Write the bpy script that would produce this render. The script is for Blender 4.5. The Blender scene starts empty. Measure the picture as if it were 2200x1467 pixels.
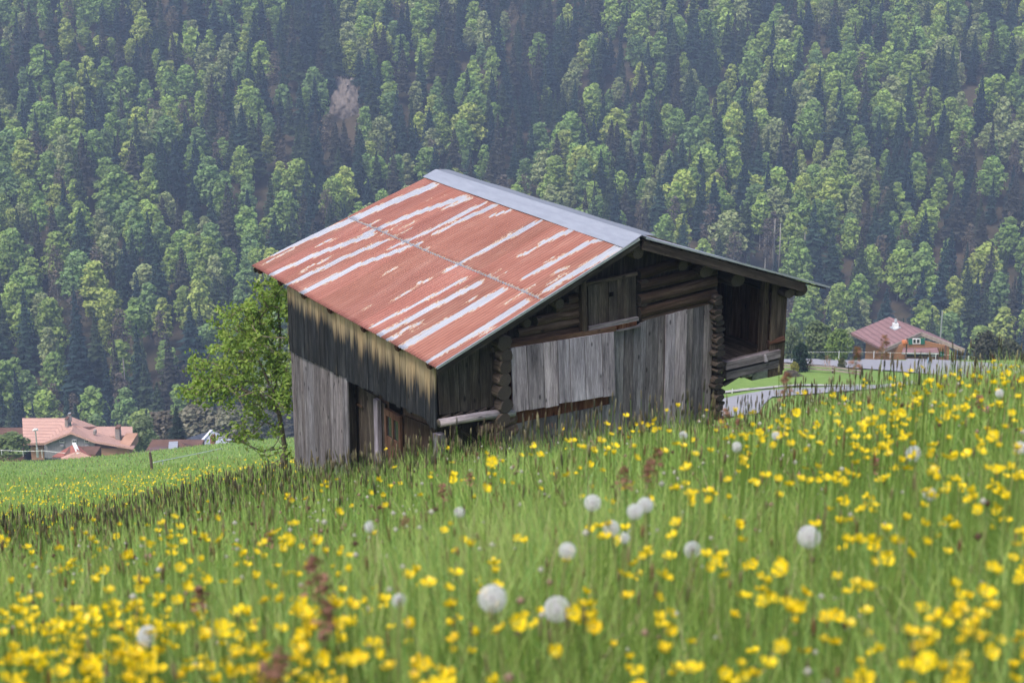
import bpy, math, random
import numpy as np
from mathutils import Vector

# ------------------------------------------------------------------ camera, sky, sun, exposure
PITCH = 0.2955; F = 3650.0; PW, PH = 2200.0, 1467.0
S = bpy.context.scene
C = S.collection
cam_d = bpy.data.cameras.new("camera"); cam = bpy.data.objects.new("camera", cam_d); C.objects.link(cam)
cam.location = (0, 0, 0); cam.rotation_euler = (math.pi/2-PITCH, 0, 0)
cam_d.sensor_width = 36; cam_d.lens = F/PW*36; cam_d.clip_start = 0.05; cam_d.clip_end = 4000
cam_d.dof.use_dof = True; cam_d.dof.focus_distance = 31.0; cam_d.dof.aperture_fstop = 5.8
S.camera = cam
W = bpy.data.worlds.new("World"); S.world = W; W.use_nodes = True
wn = W.node_tree.nodes; bg = wn['Background']
sky = wn.new('ShaderNodeTexSky'); sky.sky_type = 'NISHITA'; sky.sun_disc = False
SUN_EL, SUN_ROT = 58, 215
sky.sun_elevation = math.radians(SUN_EL); sky.sun_rotation = math.radians(SUN_ROT)
sky.air_density = 1.0; sky.dust_density = 4.0; sky.ozone_density = 1.0
W.node_tree.links.new(sky.outputs[0], bg.inputs[0]); bg.inputs[1].default_value = 0.13
sd = bpy.data.lights.new("sun", 'SUN'); sun = bpy.data.objects.new("sun", sd); C.objects.link(sun)
sd.energy = 1.4; sd.angle = math.radians(14); sd.color = (1, .96, .9)
_el, _az = math.radians(SUN_EL), math.radians(SUN_ROT)
_dir = Vector((math.sin(_az)*math.cos(_el), math.cos(_az)*math.cos(_el), math.sin(_el)))
sun.rotation_euler = _dir.to_track_quat('Z', 'Y').to_euler()
S.view_settings.view_transform = 'Standard'; S.view_settings.look = 'None'
S.view_settings.gamma = 1; S.view_settings.exposure = 1.17
S.render.engine = 'CYCLES'
S.cycles.max_bounces = 6; S.cycles.diffuse_bounces = 3; S.cycles.transparent_max_bounces = 8
S.cycles.volume_bounces = 0
S.cycles.use_denoising = True

rng = np.random.default_rng(7); random.seed(7)
cp, sp = math.cos(PITCH), math.sin(PITCH)

# ------------------------------------------------------------------ photograph pixel <-> direction
def ray(px, py):
    x = (px-PW/2)/F; y = (py-PH/2)/F
    return np.array([x, cp-y*sp, -sp-y*cp])
def P3(px, py, Y):
    d = ray(px, py); return d*(Y/d[1])
def tpy(py):
    d = ray(PW/2, py); return -d[2]/d[1]

# ------------------------------------------------------------------ materials
def mat(name, base=(.5, .5, .5), rough=.8, metal=0.0, spec=.3):
    m = bpy.data.materials.new(name); m.use_nodes = True
    b = m.node_tree.nodes['Principled BSDF']
    b.inputs['Base Color'].default_value = (*base, 1); b.inputs['Roughness'].default_value = rough
    b.inputs['Metallic'].default_value = metal; b.inputs['Specular IOR Level'].default_value = spec
    return m
def N(m, t, **kw):
    n = m.node_tree.nodes.new(t)
    for k, v in kw.items():
        if k in n.inputs: n.inputs[k].default_value = v
        else: setattr(n, k, v)
    return n
def L(m, a, b): m.node_tree.links.new(a, b)
def bsdf(m): return m.node_tree.nodes['Principled BSDF']
def mixc(m, f, a, b, mode='MIX'):
    n = m.node_tree.nodes.new('ShaderNodeMix'); n.data_type = 'RGBA'; n.blend_type = mode
    for s, v in ((n.inputs[0], f), (n.inputs[6], a), (n.inputs[7], b)):
        if isinstance(v, bpy.types.NodeSocket): m.node_tree.links.new(v, s)
        elif isinstance(v, (int, float)): s.default_value = v
        else: s.default_value = (*v, 1)
    return n.outputs[2]
def ramp(m, fac, stops):
    n = m.node_tree.nodes.new('ShaderNodeValToRGB'); e = n.color_ramp.elements
    while len(e) < len(stops): e.new(.5)
    for i, (p, c) in enumerate(stops):
        e[i].position = p; e[i].color = (*c, 1) if len(c) == 3 else c
    m.node_tree.links.new(fac, n.inputs[0]); return n.outputs[0]
def noise(m, vec, scale, detail=4, rough=.6, sx=None):
    n = m.node_tree.nodes.new('ShaderNodeTexNoise'); n.inputs['Scale'].default_value = scale
    n.inputs['Detail'].default_value = detail; n.inputs['Roughness'].default_value = rough
    if sx is not None:
        mp = m.node_tree.nodes.new('ShaderNodeMapping'); mp.inputs['Scale'].default_value = sx
        m.node_tree.links.new(vec, mp.inputs[0]); vec = mp.outputs[0]
    m.node_tree.links.new(vec, n.inputs['Vector']); return n.outputs[0]
def bump(m, h, strength, dist):
    n = m.node_tree.nodes.new('ShaderNodeBump'); n.inputs['Strength'].default_value = strength
    n.inputs['Distance'].default_value = dist; m.node_tree.links.new(h, n.inputs['Height'])
    m.node_tree.links.new(n.outputs[0], bsdf(m).inputs['Normal'])
def tc(m, k='Object'): return m.node_tree.nodes.new('ShaderNodeTexCoord').outputs[k]
def attr(m, name):
    n = m.node_tree.nodes.new('ShaderNodeAttribute'); n.attribute_name = name; return n

def foliage(name, trans=.35, rough=.6, objcol=True, tr_tint=(1.1, 1.25, .55)):
    m = mat(name, rough=rough, spec=.2); b = bsdf(m)
    a = attr(m, 'Tint').outputs['Color']; col = a
    if objcol:
        oi = N(m, 'ShaderNodeObjectInfo'); col = mixc(m, 1.0, a, oi.outputs['Color'], 'MULTIPLY')
    L(m, col, b.inputs['Base Color'])
    tr = N(m, 'ShaderNodeBsdfTranslucent')
    L(m, mixc(m, 1.0, col, tr_tint, 'MULTIPLY'), tr.inputs[0])
    mx = N(m, 'ShaderNodeMixShader'); mx.inputs[0].default_value = trans
    L(m, b.outputs[0], mx.inputs[1]); L(m, tr.outputs[0], mx.inputs[2])
    L(m, mx.outputs[0], m.node_tree.nodes['Material Output'].inputs[0])
    return m
M_leaf = foliage('foliage'); M_grass = foliage('grass_blades', .45, .5)
M_petal = foliage('yellow_petals', .3, .35, tr_tint=(1, 1, .5))
M_fluff = foliage('seed_fluff', .6, .9, tr_tint=(1, 1, 1))

def m_wood(name, cols, grain=1.0, wear=False, knots=True, bstr=.5):
    """weathered boards: grain along UV v; Tint attribute varies the boards"""
    m = mat(name, rough=.9, spec=.15); uv = tc(m, 'UV')
    n1 = noise(m, uv, 1.0, 6, .7, (55*grain, 2.2, 1)); n2 = noise(m, uv, 1.0, 4, .6, (9, .8, 1))
    n3 = noise(m, uv, 1.0, 5, .65, (160*grain, 7, 1))
    mm = N(m, 'ShaderNodeMath', operation='MULTIPLY'); L(m, n1, mm.inputs[0]); mm.inputs[1].default_value = .55
    ma = N(m, 'ShaderNodeMath', operation='MULTIPLY_ADD'); L(m, n2, ma.inputs[0]); ma.inputs[1].default_value = .6; L(m, mm.outputs[0], ma.inputs[2])
    mb = N(m, 'ShaderNodeMath', operation='MULTIPLY_ADD'); L(m, n3, mb.inputs[0]); mb.inputs[1].default_value = .35; L(m, ma.outputs[0], mb.inputs[2])
    col = ramp(m, mb.outputs[0], [(.55, cols[0]), (.75, cols[1]), (.95, cols[2])])
    if knots:
        v = N(m, 'ShaderNodeTexVoronoi'); v.inputs['Scale'].default_value = 1
        mp = N(m, 'ShaderNodeMapping'); mp.inputs['Scale'].default_value = (5.5, 2.6, 1); L(m, uv, mp.inputs[0]); L(m, mp.outputs[0], v.inputs['Vector'])
        kn = ramp(m, v.outputs['Distance'], [(.08, (1, 1, 1)), (.17, (0, 0, 0))])
        sel = N(m, 'ShaderNodeMath', operation='MULTIPLY'); L(m, kn, sel.inputs[0]); sel.inputs[1].default_value = .75
        col = mixc(m, sel.outputs[0], col, tuple(c*.35 for c in cols[0]))
    if wear:
        w = attr(m, 'Wear').outputs['Fac']
        nn = noise(m, uv, 1.0, 5, .7, (14, .7, 1)); nf = noise(m, uv, 1., 4, .7, (70, 1.6, 1))
        a = N(m, 'ShaderNodeMath', operation='MULTIPLY_ADD'); L(m, nn, a.inputs[0]); a.inputs[1].default_value = 1.1; L(m, w, a.inputs[2])
        a2 = N(m, 'ShaderNodeMath', operation='MULTIPLY_ADD'); L(m, nf, a2.inputs[0]); a2.inputs[1].default_value = .5; L(m, a.outputs[0], a2.inputs[2])
        f = ramp(m, a2.outputs[0], [(.0, (0, 0, 0)), (.22, (.0, .0, .0)), (.85, (1, 1, 1))])
        f = N(m, 'ShaderNodeMapRange'); L(m, a2.outputs[0], f.inputs[0]); f.inputs[1].default_value = 1.0; f.inputs[2].default_value = 1.45
        fine = ramp(m, n1, [(.3, (.19, .135, .08)), (.7, (.35, .27, .17))])
        col = mixc(m, f.outputs[0], col, fine)
    t = attr(m, 'Tint').outputs['Color']
    col = mixc(m, 1.0, col, t, 'MULTIPLY')
    L(m, col, bsdf(m).inputs['Base Color'])
    bump(m, mb.outputs[0], bstr, .012)
    return m
M_grey = m_wood('grey_boards', [(.026, .0225, .025), (.118, .105, .114), (.28, .255, .275)])
M_pale = m_wood('pale_grey_boards', [(.05, .043, .053), (.24, .21, .24), (.47, .42, .475)])
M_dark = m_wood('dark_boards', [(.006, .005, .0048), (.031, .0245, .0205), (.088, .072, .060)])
M_side = m_wood('siding_boards', [(.003, .0035, .0045), (.013, .014, .017), (.05, .052, .058)], wear=True)
M_brown = m_wood('brown_wood', [(.015, .009, .006), (.06, .036, .024), (.14, .10, .075)])
M_rust = m_wood('reddish_boards', [(.03, .010, .006), (.10, .034, .018), (.20, .10, .06)])
M_log = m_wood('log_wood', [(.02, .015, .012), (.09, .07, .058), (.22, .18, .15)], knots=False)
M_black = mat('dark_interior', (.006, .005, .005), 1, spec=0)
def m_endgrain():
    m = mat('log_end', rough=.95, spec=.1); o = tc(m, 'UV')
    w = N(m, 'ShaderNodeTexWave', wave_type='RINGS', rings_direction='Z'); w.inputs['Scale'].default_value = 9; w.inputs['Distortion'].default_value = 3
    w.inputs['Detail'].default_value = 3
    L(m, o, w.inputs['Vector']); n = noise(m, o, 5, 4)
    c = ramp(m, w.outputs[0], [(.1, (.018, .015, .013)), (.9, (.11, .095, .085))])
    c = mixc(m, 1, c, attr(m, 'Tint').outputs['Color'], 'MULTIPLY')
    L(m, c, bsdf(m).inputs['Base Color']); bump(m, n, .6, .02); return m
M_end = m_endgrain()

def m_roof():
    m = mat('rusty_corrugated_sheet', rough=.55, spec=.4)
    o = tc(m, 'UV')            # u metres along eave, v metres up slope
    bare = attr(m, 'Bare').outputs['Fac']
    nf = noise(m, o, 1, 6, .8, (34, 5.5, 1)); nf2 = noise(m, o, 1, 5, .75, (70, 16, 1)); nl = noise(m, o, 1, 3, .6, (3.5, .7, 1))
    s = N(m, 'ShaderNodeMath', operation='MULTIPLY_ADD'); L(m, nf, s.inputs[0]); s.inputs[1].default_value = 1.3; L(m, bare, s.inputs[2])
    s2 = N(m, 'ShaderNodeMath', operation='MULTIPLY_ADD'); L(m, nf2, s2.inputs[0]); s2.inputs[1].default_value = 1.0; L(m, s.outputs[0], s2.inputs[2])
    f = N(m, 'ShaderNodeMapRange'); L(m, s2.outputs[0], f.inputs[0]); f.inputs[1].default_value = 1.70; f.inputs[2].default_value = 1.78
    # faded red paint, with darker rust bleeding through
    red = ramp(m, nl, [(.3, (.245, .085, .060)), (.55, (.30, .12, .09)), (.75, (.35, .17, .13))])
    red = mixc(m, ramp(m, noise(m, o, 1, 5, .7, (40, 2.2, 1)), [(.5, (0, 0, 0)), (.75, (.6, .6, .6))]), red, (.20, .065, .045))
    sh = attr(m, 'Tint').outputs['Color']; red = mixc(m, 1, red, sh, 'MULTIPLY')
    edge = N(m, 'ShaderNodeMapRange'); L(m, s2.outputs[0], edge.inputs[0]); edge.inputs[1].default_value = 1.62; edge.inputs[2].default_value = 1.68
    prim = mixc(m, edge.outputs[0], red, (.46, .34, .22))
    zn = ramp(m, nl, [(.3, (.29, .30, .345)), (.7, (.38, .395, .44))])
    col = mixc(m, f.outputs[0], prim, zn)
    L(m, col, bsdf(m).inputs['Base Color'])
    rr = N(m, 'ShaderNodeMapRange'); L(m, f.outputs[0], rr.inputs[0]); rr.inputs[3].default_value = .62; rr.inputs[4].default_value = .42
    L(m, rr.outputs[0], bsdf(m).inputs['Roughness'])
    mt = N(m, 'ShaderNodeMath', operation='MULTIPLY'); L(m, f.outputs[0], mt.inputs[0]); mt.inputs[1].default_value = .25
    L(m, mt.outputs[0], bsdf(m).inputs['Metallic'])
    bump(m, nf2, .15, .004)
    return m
M_roof = m_roof()
def m_metal(name, a, b, metal=.35, rough=.42, sc=(2, 9, 1)):
    m = mat(name, rough=rough, metal=metal, spec=.5); o = tc(m, 'UV')
    n = noise(m, o, 1, 5, .65, sc); L(m, ramp(m, n, [(.3, a), (.7, b)]), bsdf(m).inputs['Base Color']); return m
M_zinc = m_metal('zinc_flashing', (.27, .285, .33), (.36, .375, .42))
M_zinc2 = m_metal('dull_zinc', (.17, .18, .21), (.25, .265, .30), .3, .55, (60, 3, 1))

def m_tiles(name, a, b, rows, dirt=.5, axis='Z'):
    m = mat(name, rough=.85, spec=.2); o = tc(m)
    w = N(m, 'ShaderNodeTexWave', bands_direction=axis); w.inputs['Scale'].default_value = rows; w.inputs['Distortion'].default_value = .25
    w.inputs['Detail'].default_value = 2; w.inputs['Detail Scale'].default_value = 6
    L(m, o, w.inputs['Vector']); n = noise(m, o, 1.2, 6, .7); n2 = noise(m, o, 7, 3, .7)
    c = ramp(m, n2, [(.3, a), (.7, b)])
    c = mixc(m, ramp(m, w.outputs[0], [(.0, (.55*dirt+.2,)*3), (.3, (0, 0, 0))]), c, tuple(x*.4 for x in a))
    c = mixc(m, ramp(m, n, [(.45, (0, 0, 0)), (.75, (.4, .4, .4))]), c, tuple(x*.55 for x in a))
    L(m, c, bsdf(m).inputs['Base Color']); bump(m, w.outputs[0], .5, .05); return m
M_tileP = m_tiles('pink_clay_tiles', (.46, .26, .205), (.58, .37, .30), 4.2)
M_tileR = m_tiles('red_clay_tiles', (.30, .10, .08), (.38, .15, .11), 4.0)
M_tileB = m_tiles('brown_clay_tiles', (.20, .115, .115), (.28, .17, .17), 3.4)
M_slate = m_tiles('dark_slate_roof', (.05, .06, .08), (.08, .09, .12), 3)
M_light = m_tiles('pale_metal_roof', (.30, .32, .37), (.36, .38, .43), 2.5)
M_brroof = m_tiles('brown_hip_roof', (.12, .07, .07), (.17, .11, .11), 3)
def m_flat(name, a, b, sc=3.0, rough=.85, stretch=(1, 1, 1)):
    m = mat(name, rough=rough); n = noise(m, tc(m), sc, 5, .65, stretch)
    L(m, ramp(m, n, [(.3, a), (.7, b)]), bsdf(m).inputs['Base Color']); return m
M_hwood = m_flat('honey_wood_wall', (.24, .115, .055), (.32, .165, .08), 2, stretch=(.4, .4, 9))
M_hwood2 = m_flat('pinkish_wood_wall', (.36, .19, .12), (.50, .29, .20), 2, stretch=(.4, .4, 8))
M_dwood = m_flat('dark_house_wood', (.10, .05, .035), (.16, .085, .06), 2, stretch=(.4, .4, 8))
M_gwood = m_flat('grey_house_boards', (.19, .185, .205), (.29, .28, .305), 1.6, stretch=(6, 6, .4))
M_white = m_flat('white_render', (.62, .62, .62), (.72, .72, .72), 2)
M_green = m_flat('green_paint', (.015, .10, .07), (.02, .14, .09), 3)
M_glass = mat('window_glass', (.02, .022, .026), .1, spec=.6)
M_steel = mat('galvanised_steel', (.42, .44, .46), .45, .5)
M_post = m_flat('fence_post_wood', (.07, .045, .035), (.13, .09, .07), 8)
M_tape = mat('white_fence_tape', (.7, .7, .68), .7)
M_stone = m_flat('grey_stone', (.16, .15, .14), (.32, .30, .28), 6)
M_fascia = m_flat('weathered_fascia', (.22, .18, .15), (.33, .28, .24), 3)
M_bark = m_flat('bark', (.05, .038, .028), (.11, .085, .065), 20, stretch=(1, 1, .2))
M_palebark = m_flat('pale_bark', (.20, .19, .17), (.32, .30, .27), 6, stretch=(1, 1, .2))
M_asphalt = m_flat('pale_asphalt', (.25, .245, .265), (.30, .295, .315), .8)

# ------------------------------------------------------------------ object helpers
def tag(o, label=None, cat=None, group=None, kind=None):
    for k, v in (('label', label), ('category', cat), ('group', group), ('kind', kind)):
        if v: o[k] = v
    return o
def empty(name, loc, rz=0, label=None, cat=None, group=None, s=1):
    o = bpy.data.objects.new(name, None); C.objects.link(o); o.location = [float(c) for c in loc]
    o.rotation_euler = (0, 0, rz); o.scale = (s, s, s); o.empty_display_size = .2
    return tag(o, label, cat, group)
def link(name, me, parent=None, loc=None):
    o = bpy.data.objects.new(name, me); C.objects.link(o)
    if parent: o.parent = parent
    if loc is not None: o.location = [float(c) for c in loc]
    return o

def mesh_np(name, V, Q=None, T=None, tint=None, mats=(), midx=None, uv=None, smooth=False, floats=None):
    me = bpy.data.meshes.new(name); V = np.asarray(V, np.float32)
    Q = np.zeros((0, 4), np.int32) if Q is None else np.asarray(Q, np.int32)
    T = np.zeros((0, 3), np.int32) if T is None else np.asarray(T, np.int32)
    me.vertices.add(len(V)); me.vertices.foreach_set('co', V.ravel())
    lv = np.concatenate([Q.ravel(), T.ravel()]); me.loops.add(len(lv)); me.loops.foreach_set('vertex_index', lv)
    nf = len(Q)+len(T); me.polygons.add(nf)
    st = np.concatenate([np.arange(len(Q))*4, len(Q)*4+np.arange(len(T))*3]).astype(np.int32)
    me.polygons.foreach_set('loop_start', st)
    for m in mats: me.materials.append(m)
    if midx is not None: me.polygons.foreach_set('material_index', np.asarray(midx, np.int32))
    if smooth: me.polygons.foreach_set('use_smooth', np.ones(nf, bool))
    if tint is not None:
        a = me.color_attributes.new('Tint', 'FLOAT_COLOR', 'POINT')
        c = np.ones((len(V), 4), np.float32); c[:, :3] = tint; a.data.foreach_set('color', c.ravel())
    if uv is not None:
        u = me.uv_layers.new(name='UVMap'); u.data.foreach_set('uv', np.asarray(uv, np.float32)[lv].ravel())
    if floats:
        for k, v in floats.items():
            a = me.attributes.new(k, 'FLOAT', 'POINT'); a.data.foreach_set('value', np.asarray(v, np.float32))
    me.update(calc_edges=True); me.validate()
    return me

class MB:
    """collects solid pieces into one mesh, with UVs in metres (v along the grain) and a tint per piece"""
    def __init__(s): s.v = []; s.f = []; s.uv = []; s.t = []; s.m = []; s.w = []; s.n = 0
    def add(s, verts, faces, uvs, tint=(1, 1, 1), mi=0, wear=None):
        b = s.n; s.v += [tuple(float(c) for c in v) for v in verts]; s.n += len(verts)
        s.t += [tint]*len(verts); s.w += list(wear) if wear is not None else [0]*len(verts)
        for f, u in zip(faces, uvs): s.f.append([b+i for i in f]); s.uv.append(u); s.m.append(mi)
    def box8(s, p, axis=2, tint=(1, 1, 1), mi=0, wear=None):
        """p: 8 corners, 0-3 one end ring, 4-7 other end ring; grain runs ring to ring"""
        p = [np.array(q, float) for q in p]; ou, ov = random.random()*50, random.random()*50
        ln = np.linalg.norm(p[4]-p[0]); w = [np.linalg.norm(p[(i+1) % 4]-p[i]) for i in range(4)]
        F_, U_ = [], []; acc = 0
        for i in range(4):
            j = (i+1) % 4; F_.append([i, j, 4+j, 4+i]); U_.append([(ou+acc, ov), (ou+acc+w[i], ov), (ou+acc+w[i], ov+ln), (ou+acc, ov+ln)]); acc += w[i]
        F_ += [[3, 2, 1, 0], [4, 5, 6, 7]]
        e = [(ou, ov), (ou+w[0], ov), (ou+w[0], ov+w[1]), (ou, ov+w[1])]; U_ += [e[::-1], e]
        s.add(p, F_, U_, tint, mi, wear)
    def beam(s, a, b, w, h, up=(0, 0, 1), tint=(1, 1, 1), mi=0):
        a = np.array(a, float); b = np.array(b, float); d = b-a; d /= np.linalg.norm(d); up = np.array(up, float)
        sd_ = np.cross(d, up); sd_ /= np.linalg.norm(sd_); u = np.cross(sd_, d)
        r = [-sd_*w/2-u*h/2, sd_*w/2-u*h/2, sd_*w/2+u*h/2, -sd_*w/2+u*h/2]
        s.box8([a+q for q in r]+[b+q for q in r], tint=tint, mi=mi)
    def box(s, lo, hi, tint=(1, 1, 1), mi=0):
        (x0, y0, z0), (x1, y1, z1) = lo, hi
        s.box8([(x0, y0, z0), (x1, y0, z0), (x1, y1, z0), (x0, y1, z0), (x0, y0, z1), (x1, y0, z1), (x1, y1, z1), (x0, y1, z1)], tint=tint, mi=mi)
    def tube(s, pts, rads, n=8, tint=(1, 1, 1), mi=0, endmi=None, rough=0.0, cap=True):
        pts = [np.array(p, float) for p in pts]; rings = []; ln = 0; ou, ov = random.random()*50, random.random()*50
        V_ = []; F_ = []; U_ = []; fm = []
        vs = [0]
        for i in range(1, len(pts)): vs.append(vs[-1]+np.linalg.norm(pts[i]-pts[i-1]))
        d0 = pts[-1]-pts[0]; ref = np.array([0, 0, 1.]) if abs(d0[2]) < .8*np.linalg.norm(d0) else np.array([1., 0, 0])
        for i, p in enumerate(pts):
            d = pts[min(i+1, len(pts)-1)]-pts[max(i-1, 0)]; d /= np.linalg.norm(d)+1e-9
            a = np.cross(d, ref); a /= np.linalg.norm(a); b_ = np.cross(a, d)
            for k in range(n):
                th = 2*math.pi*k/n; r = rads[i]*(1+rough*(random.random()-.5)*2)
                V_.append(p+r*(a*math.cos(th)+b_*math.sin(th)))
        for i in range(len(pts)-1):
            for k in range(n):
                k2 = (k+1) % n; F_.append([i*n+k, i*n+k2, (i+1)*n+k2, (i+1)*n+k]); c = 2*math.pi*rads[i]/n
                U_.append([(ou+k*c, ov+vs[i]), (ou+(k+1)*c, ov+vs[i]), (ou+(k+1)*c, ov+vs[i+1]), (ou+k*c, ov+vs[i+1])])
        b0 = s.n; s.add(V_, F_, U_, tint, mi)
        if cap:
            for e, base in ((0, 0), (1, (len(pts)-1)*n)):
                f = [b0+base+k for k in range(n)]
                if e == 0: f = f[::-1]
                u = [(math.cos(2*math.pi*k/n), math.sin(2*math.pi*k/n)) for k in range(n)]
                s.f.append(f); s.uv.append(u if e else u[::-1]); s.m.append(mi if endmi is None else endmi)
    def slab(s, pts, th, tint=(1, 1, 1), mi=0, n=None):
        """closed polygon given thickness th against its normal (top face stays at pts)"""
        p = [np.array(q, float) for q in pts]
        nn = np.zeros(3)
        for i in range(len(p)): nn += np.cross(p[i]-p[0], p[(i+1) % len(p)]-p[0])
        nn /= np.linalg.norm(nn)
        if n is not None: nn = nn if np.dot(nn, n) > 0 else -nn
        elif nn[2] < 0: nn = -nn
        q = [a-nn*th for a in p]; k = len(p)
        ax = np.cross(nn, (0, 0, 1)); ax = ax/np.linalg.norm(ax) if np.linalg.norm(ax) > 1e-3 else np.array([1., 0, 0]); ay = np.cross(nn, ax)
        uvp = [(float(a@ax), float(a@ay)) for a in p]
        F_ = [list(range(k)), list(range(2*k-1, k-1, -1))]; U_ = [uvp, uvp[::-1]]
        for i in range(k):
            j = (i+1) % k; F_.append([i, k+i, k+j, j]); l_ = np.linalg.norm(p[j]-p[i]); U_.append([(0, 0), (th, 0), (th, l_), (0, l_)])
        s.add(p+q, F_, U_, tint, mi)
    def mesh(s, name, mats, smooth=False, wear=False):
        me = bpy.data.meshes.new(name); me.from_pydata(s.v, [], s.f)
        for m in mats: me.materials.append(m)
        me.polygons.foreach_set('material_index', s.m)
        if smooth: me.polygons.foreach_set('use_smooth', [True]*len(s.f))
        u = me.uv_layers.new(name='UVMap'); u.data.foreach_set('uv', np.array([c for f in s.uv for c in f], np.float32).ravel())
        a = me.color_attributes.new('Tint', 'FLOAT_COLOR', 'POINT')
        c = np.ones((len(s.v), 4), np.float32); c[:, :3] = np.array(s.t); a.data.foreach_set('color', c.ravel())
        if wear:
            a = me.attributes.new('Wear', 'FLOAT', 'POINT'); a.data.foreach_set('value', np.array(s.w, np.float32))
        me.update(); return me
    def build(s, name, mats, parent=None, loc=None, smooth=False, wear=False):
        if not isinstance(mats, (list, tuple)): mats = [mats]
        return link(name, s.mesh(name, mats, smooth, wear), parent, loc)

# ------------------------------------------------------------------ the ground, as a height function of (k = X/Y, Y)
RY = np.array([.3, 1, 1.5, 2, 3, 4, 6, 8, 10, 14, 20, 28, 34, 45, 60, 100, 120, 150, 178, 190, 205, 240, 330, 420, 900])
TK = np.array([-.5, -.3, -.13, 0, .13, .2, .3, .5])
TT = np.array([
 [4.10, 1.29, .945, .785, .635, .565, .515, .495, .480, .465, .45, .44, .430, .42, .412, .400, .396, .390, .387, .386, .395, .43, .5, .5, .4],
 [4.10, 1.28, .94, .78, .63, .56, .505, .485, .470, .455, .44, .43, .422, .415, .408, .396, .392, .386, .383, .382, .392, .43, .5, .5, .4],
 [4.10, 1.26, .925, .76, .60, .525, .47, .447, .435, .423, .413, .402, .393, .390, .388, .380, .377, .370, .3665, .367, .380, .43, .5, .5, .4],
 [4.10, 1.25, .917, .75, .585, .505, .447, .420, .410, .405, .408, .42, .42, .415, .41, .395, .385, .375, .37, .37, .385, .43, .5, .5, .4],
 [4.10, 1.24, .91, .745, .575, .49, .430, .401, .391, .386, .392, .402, .402, .402, .395, .360, .345, .322, .3135, .325, .35, .42, .5, .5, .4],
 [4.10, 1.23, .90, .735, .565, .482, .418, .388, .376, .371, .378, .39, .392, .392, .385, .358, .343, .322, .3135, .325, .35, .42, .5, .5, .4],
 [4.10, 1.22, .89, .725, .55, .465, .402, .369, .358, .353, .362, .375, .38, .382, .375, .355, .342, .322, .3135, .325, .35, .42, .5, .5, .4],
 [4.10, 1.21, .88, .71, .54, .45, .385, .355, .345, .342, .355, .37, .375, .38, .375, .355, .342, .322, .3135, .325, .35, .42, .5, .5, .4]])
TZ = -TT*RY
_ly = np.log(RY)
def _resample():
    n = 400; g = np.linspace(_ly[0], _ly[-1], n); out = np.array([np.interp(g, _ly, r/RY) for r in TZ])
    ker = np.exp(-np.linspace(-2, 2, 13)**2); ker /= ker.sum()
    out = np.array([np.convolve(np.pad(r, 6, mode='edge'), ker, 'valid') for r in out]); return g, out
_GG, _GT = _resample()
def ground(X, Y):
    X = np.asarray(X, float); Y = np.maximum(np.asarray(Y, float), .3)
    k = np.clip(X/Y, TK[0], TK[-1]); fy = np.clip((np.log(Y)-_GG[0])/(_GG[1]-_GG[0]), 0, len(_GG)-1.001)
    i = fy.astype(int); a = fy-i
    j = np.clip(np.searchsorted(TK, k)-1, 0, len(TK)-2); b = (k-TK[j])/(TK[j+1]-TK[j]); b = b*b*(3-2*b)*.5+b*.5
    t = (1-b)*((1-a)*_GT[j, i]+a*_GT[j, i+1])+b*((1-a)*_GT[j+1, i]+a*_GT[j+1, i+1])
    z = t*Y
    z = z + .03*np.sin(X*1.7+Y*.9)*np.clip(Y/6, 0, 1)+.05*np.sin(X*.45+1)*np.sin(Y*.37)*np.clip(Y/20, 0, 1)
    return z
def ground_hit(px, py, h=0.0, y0=1.5, y1=240):
    """first place along a line of sight where something h tall stands on the ground"""
    d = ray(px, py); k = d[0]/d[1]; t = -d[2]/d[1]
    ys = np.exp(np.linspace(math.log(y0), math.log(y1), 700)); f = ground(k*ys, ys)+h+t*ys
    i = np.where(f >= 0)[0]
    if len(i) == 0: return None
    Y = ys[i[0]]; return np.array([k*Y, Y, float(ground(k*Y, Y))])

def m_meadow():
    m = mat('meadow_soil_and_grass', rough=.95, spec=.1); o = tc(m)
    a = noise(m, o, .05, 5, .6); b = noise(m, o, 1.3, 5, .7); c = noise(m, o, 12, 4, .7)
    c1 = ramp(m, a, [(.35, (.15, .25, .05)), (.65, (.20, .30, .075))])
    c2 = ramp(m, b, [(.35, (.12, .20, .04)), (.7, (.23, .33, .09))])
    col = mixc(m, .5, c1, c2); col = mixc(m, ramp(m, c, [(.5, (0, 0, 0)), (.7, (.5, .5, .5))]), col, (.10, .10, .04))
    sep = N(m, 'ShaderNodeSeparateXYZ'); L(m, o, sep.inputs[0])
    near = N(m, 'ShaderNodeMapRange'); L(m, sep.outputs[1], near.inputs[0]); near.inputs[1].default_value = 8; near.inputs[2].default_value = 30
    col = mixc(m, near.outputs[0], (.16, .235, .06), col)
    L(m, col, bsdf(m).inputs['Base Color']); bump(m, b, .6, .2); return m
def build_ground():
    ys = np.exp(np.linspace(math.log(.3), math.log(900), 420)); ys[0] = .3
    ks = np.linspace(-1.1, 1.1, 261)
    X = ks[None, :]*(ys[:, None]+1.5); Y = np.repeat(ys[:, None], len(ks), 1)
    Z = ground(X, Y)
    # behind the viewer the slope carries on uphill
    back = []
    for yb in (-400, -60, -12, -3, -.6):
        xb = ks*(abs(yb)+3); back.append(np.stack([xb, np.full_like(xb, yb), -1.0-.28*yb-.0*xb+.08*xb], 1))
    V = np.concatenate([np.concatenate(back), np.stack([X, Y, Z], 2).reshape(-1, 3)])
    nr = len(ys)+5; nc = len(ks); idx = np.arange(nr*nc).reshape(nr, nc)
    Q = np.stack([idx[:-1, :-1], idx[:-1, 1:], idx[1:, 1:], idx[1:, :-1]], 2).reshape(-1, 4)
    me = mesh_np('ground', V, Q, mats=[m_meadow()], smooth=True)
    return tag(link('ground', me), kind='structure')
build_ground()

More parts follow.
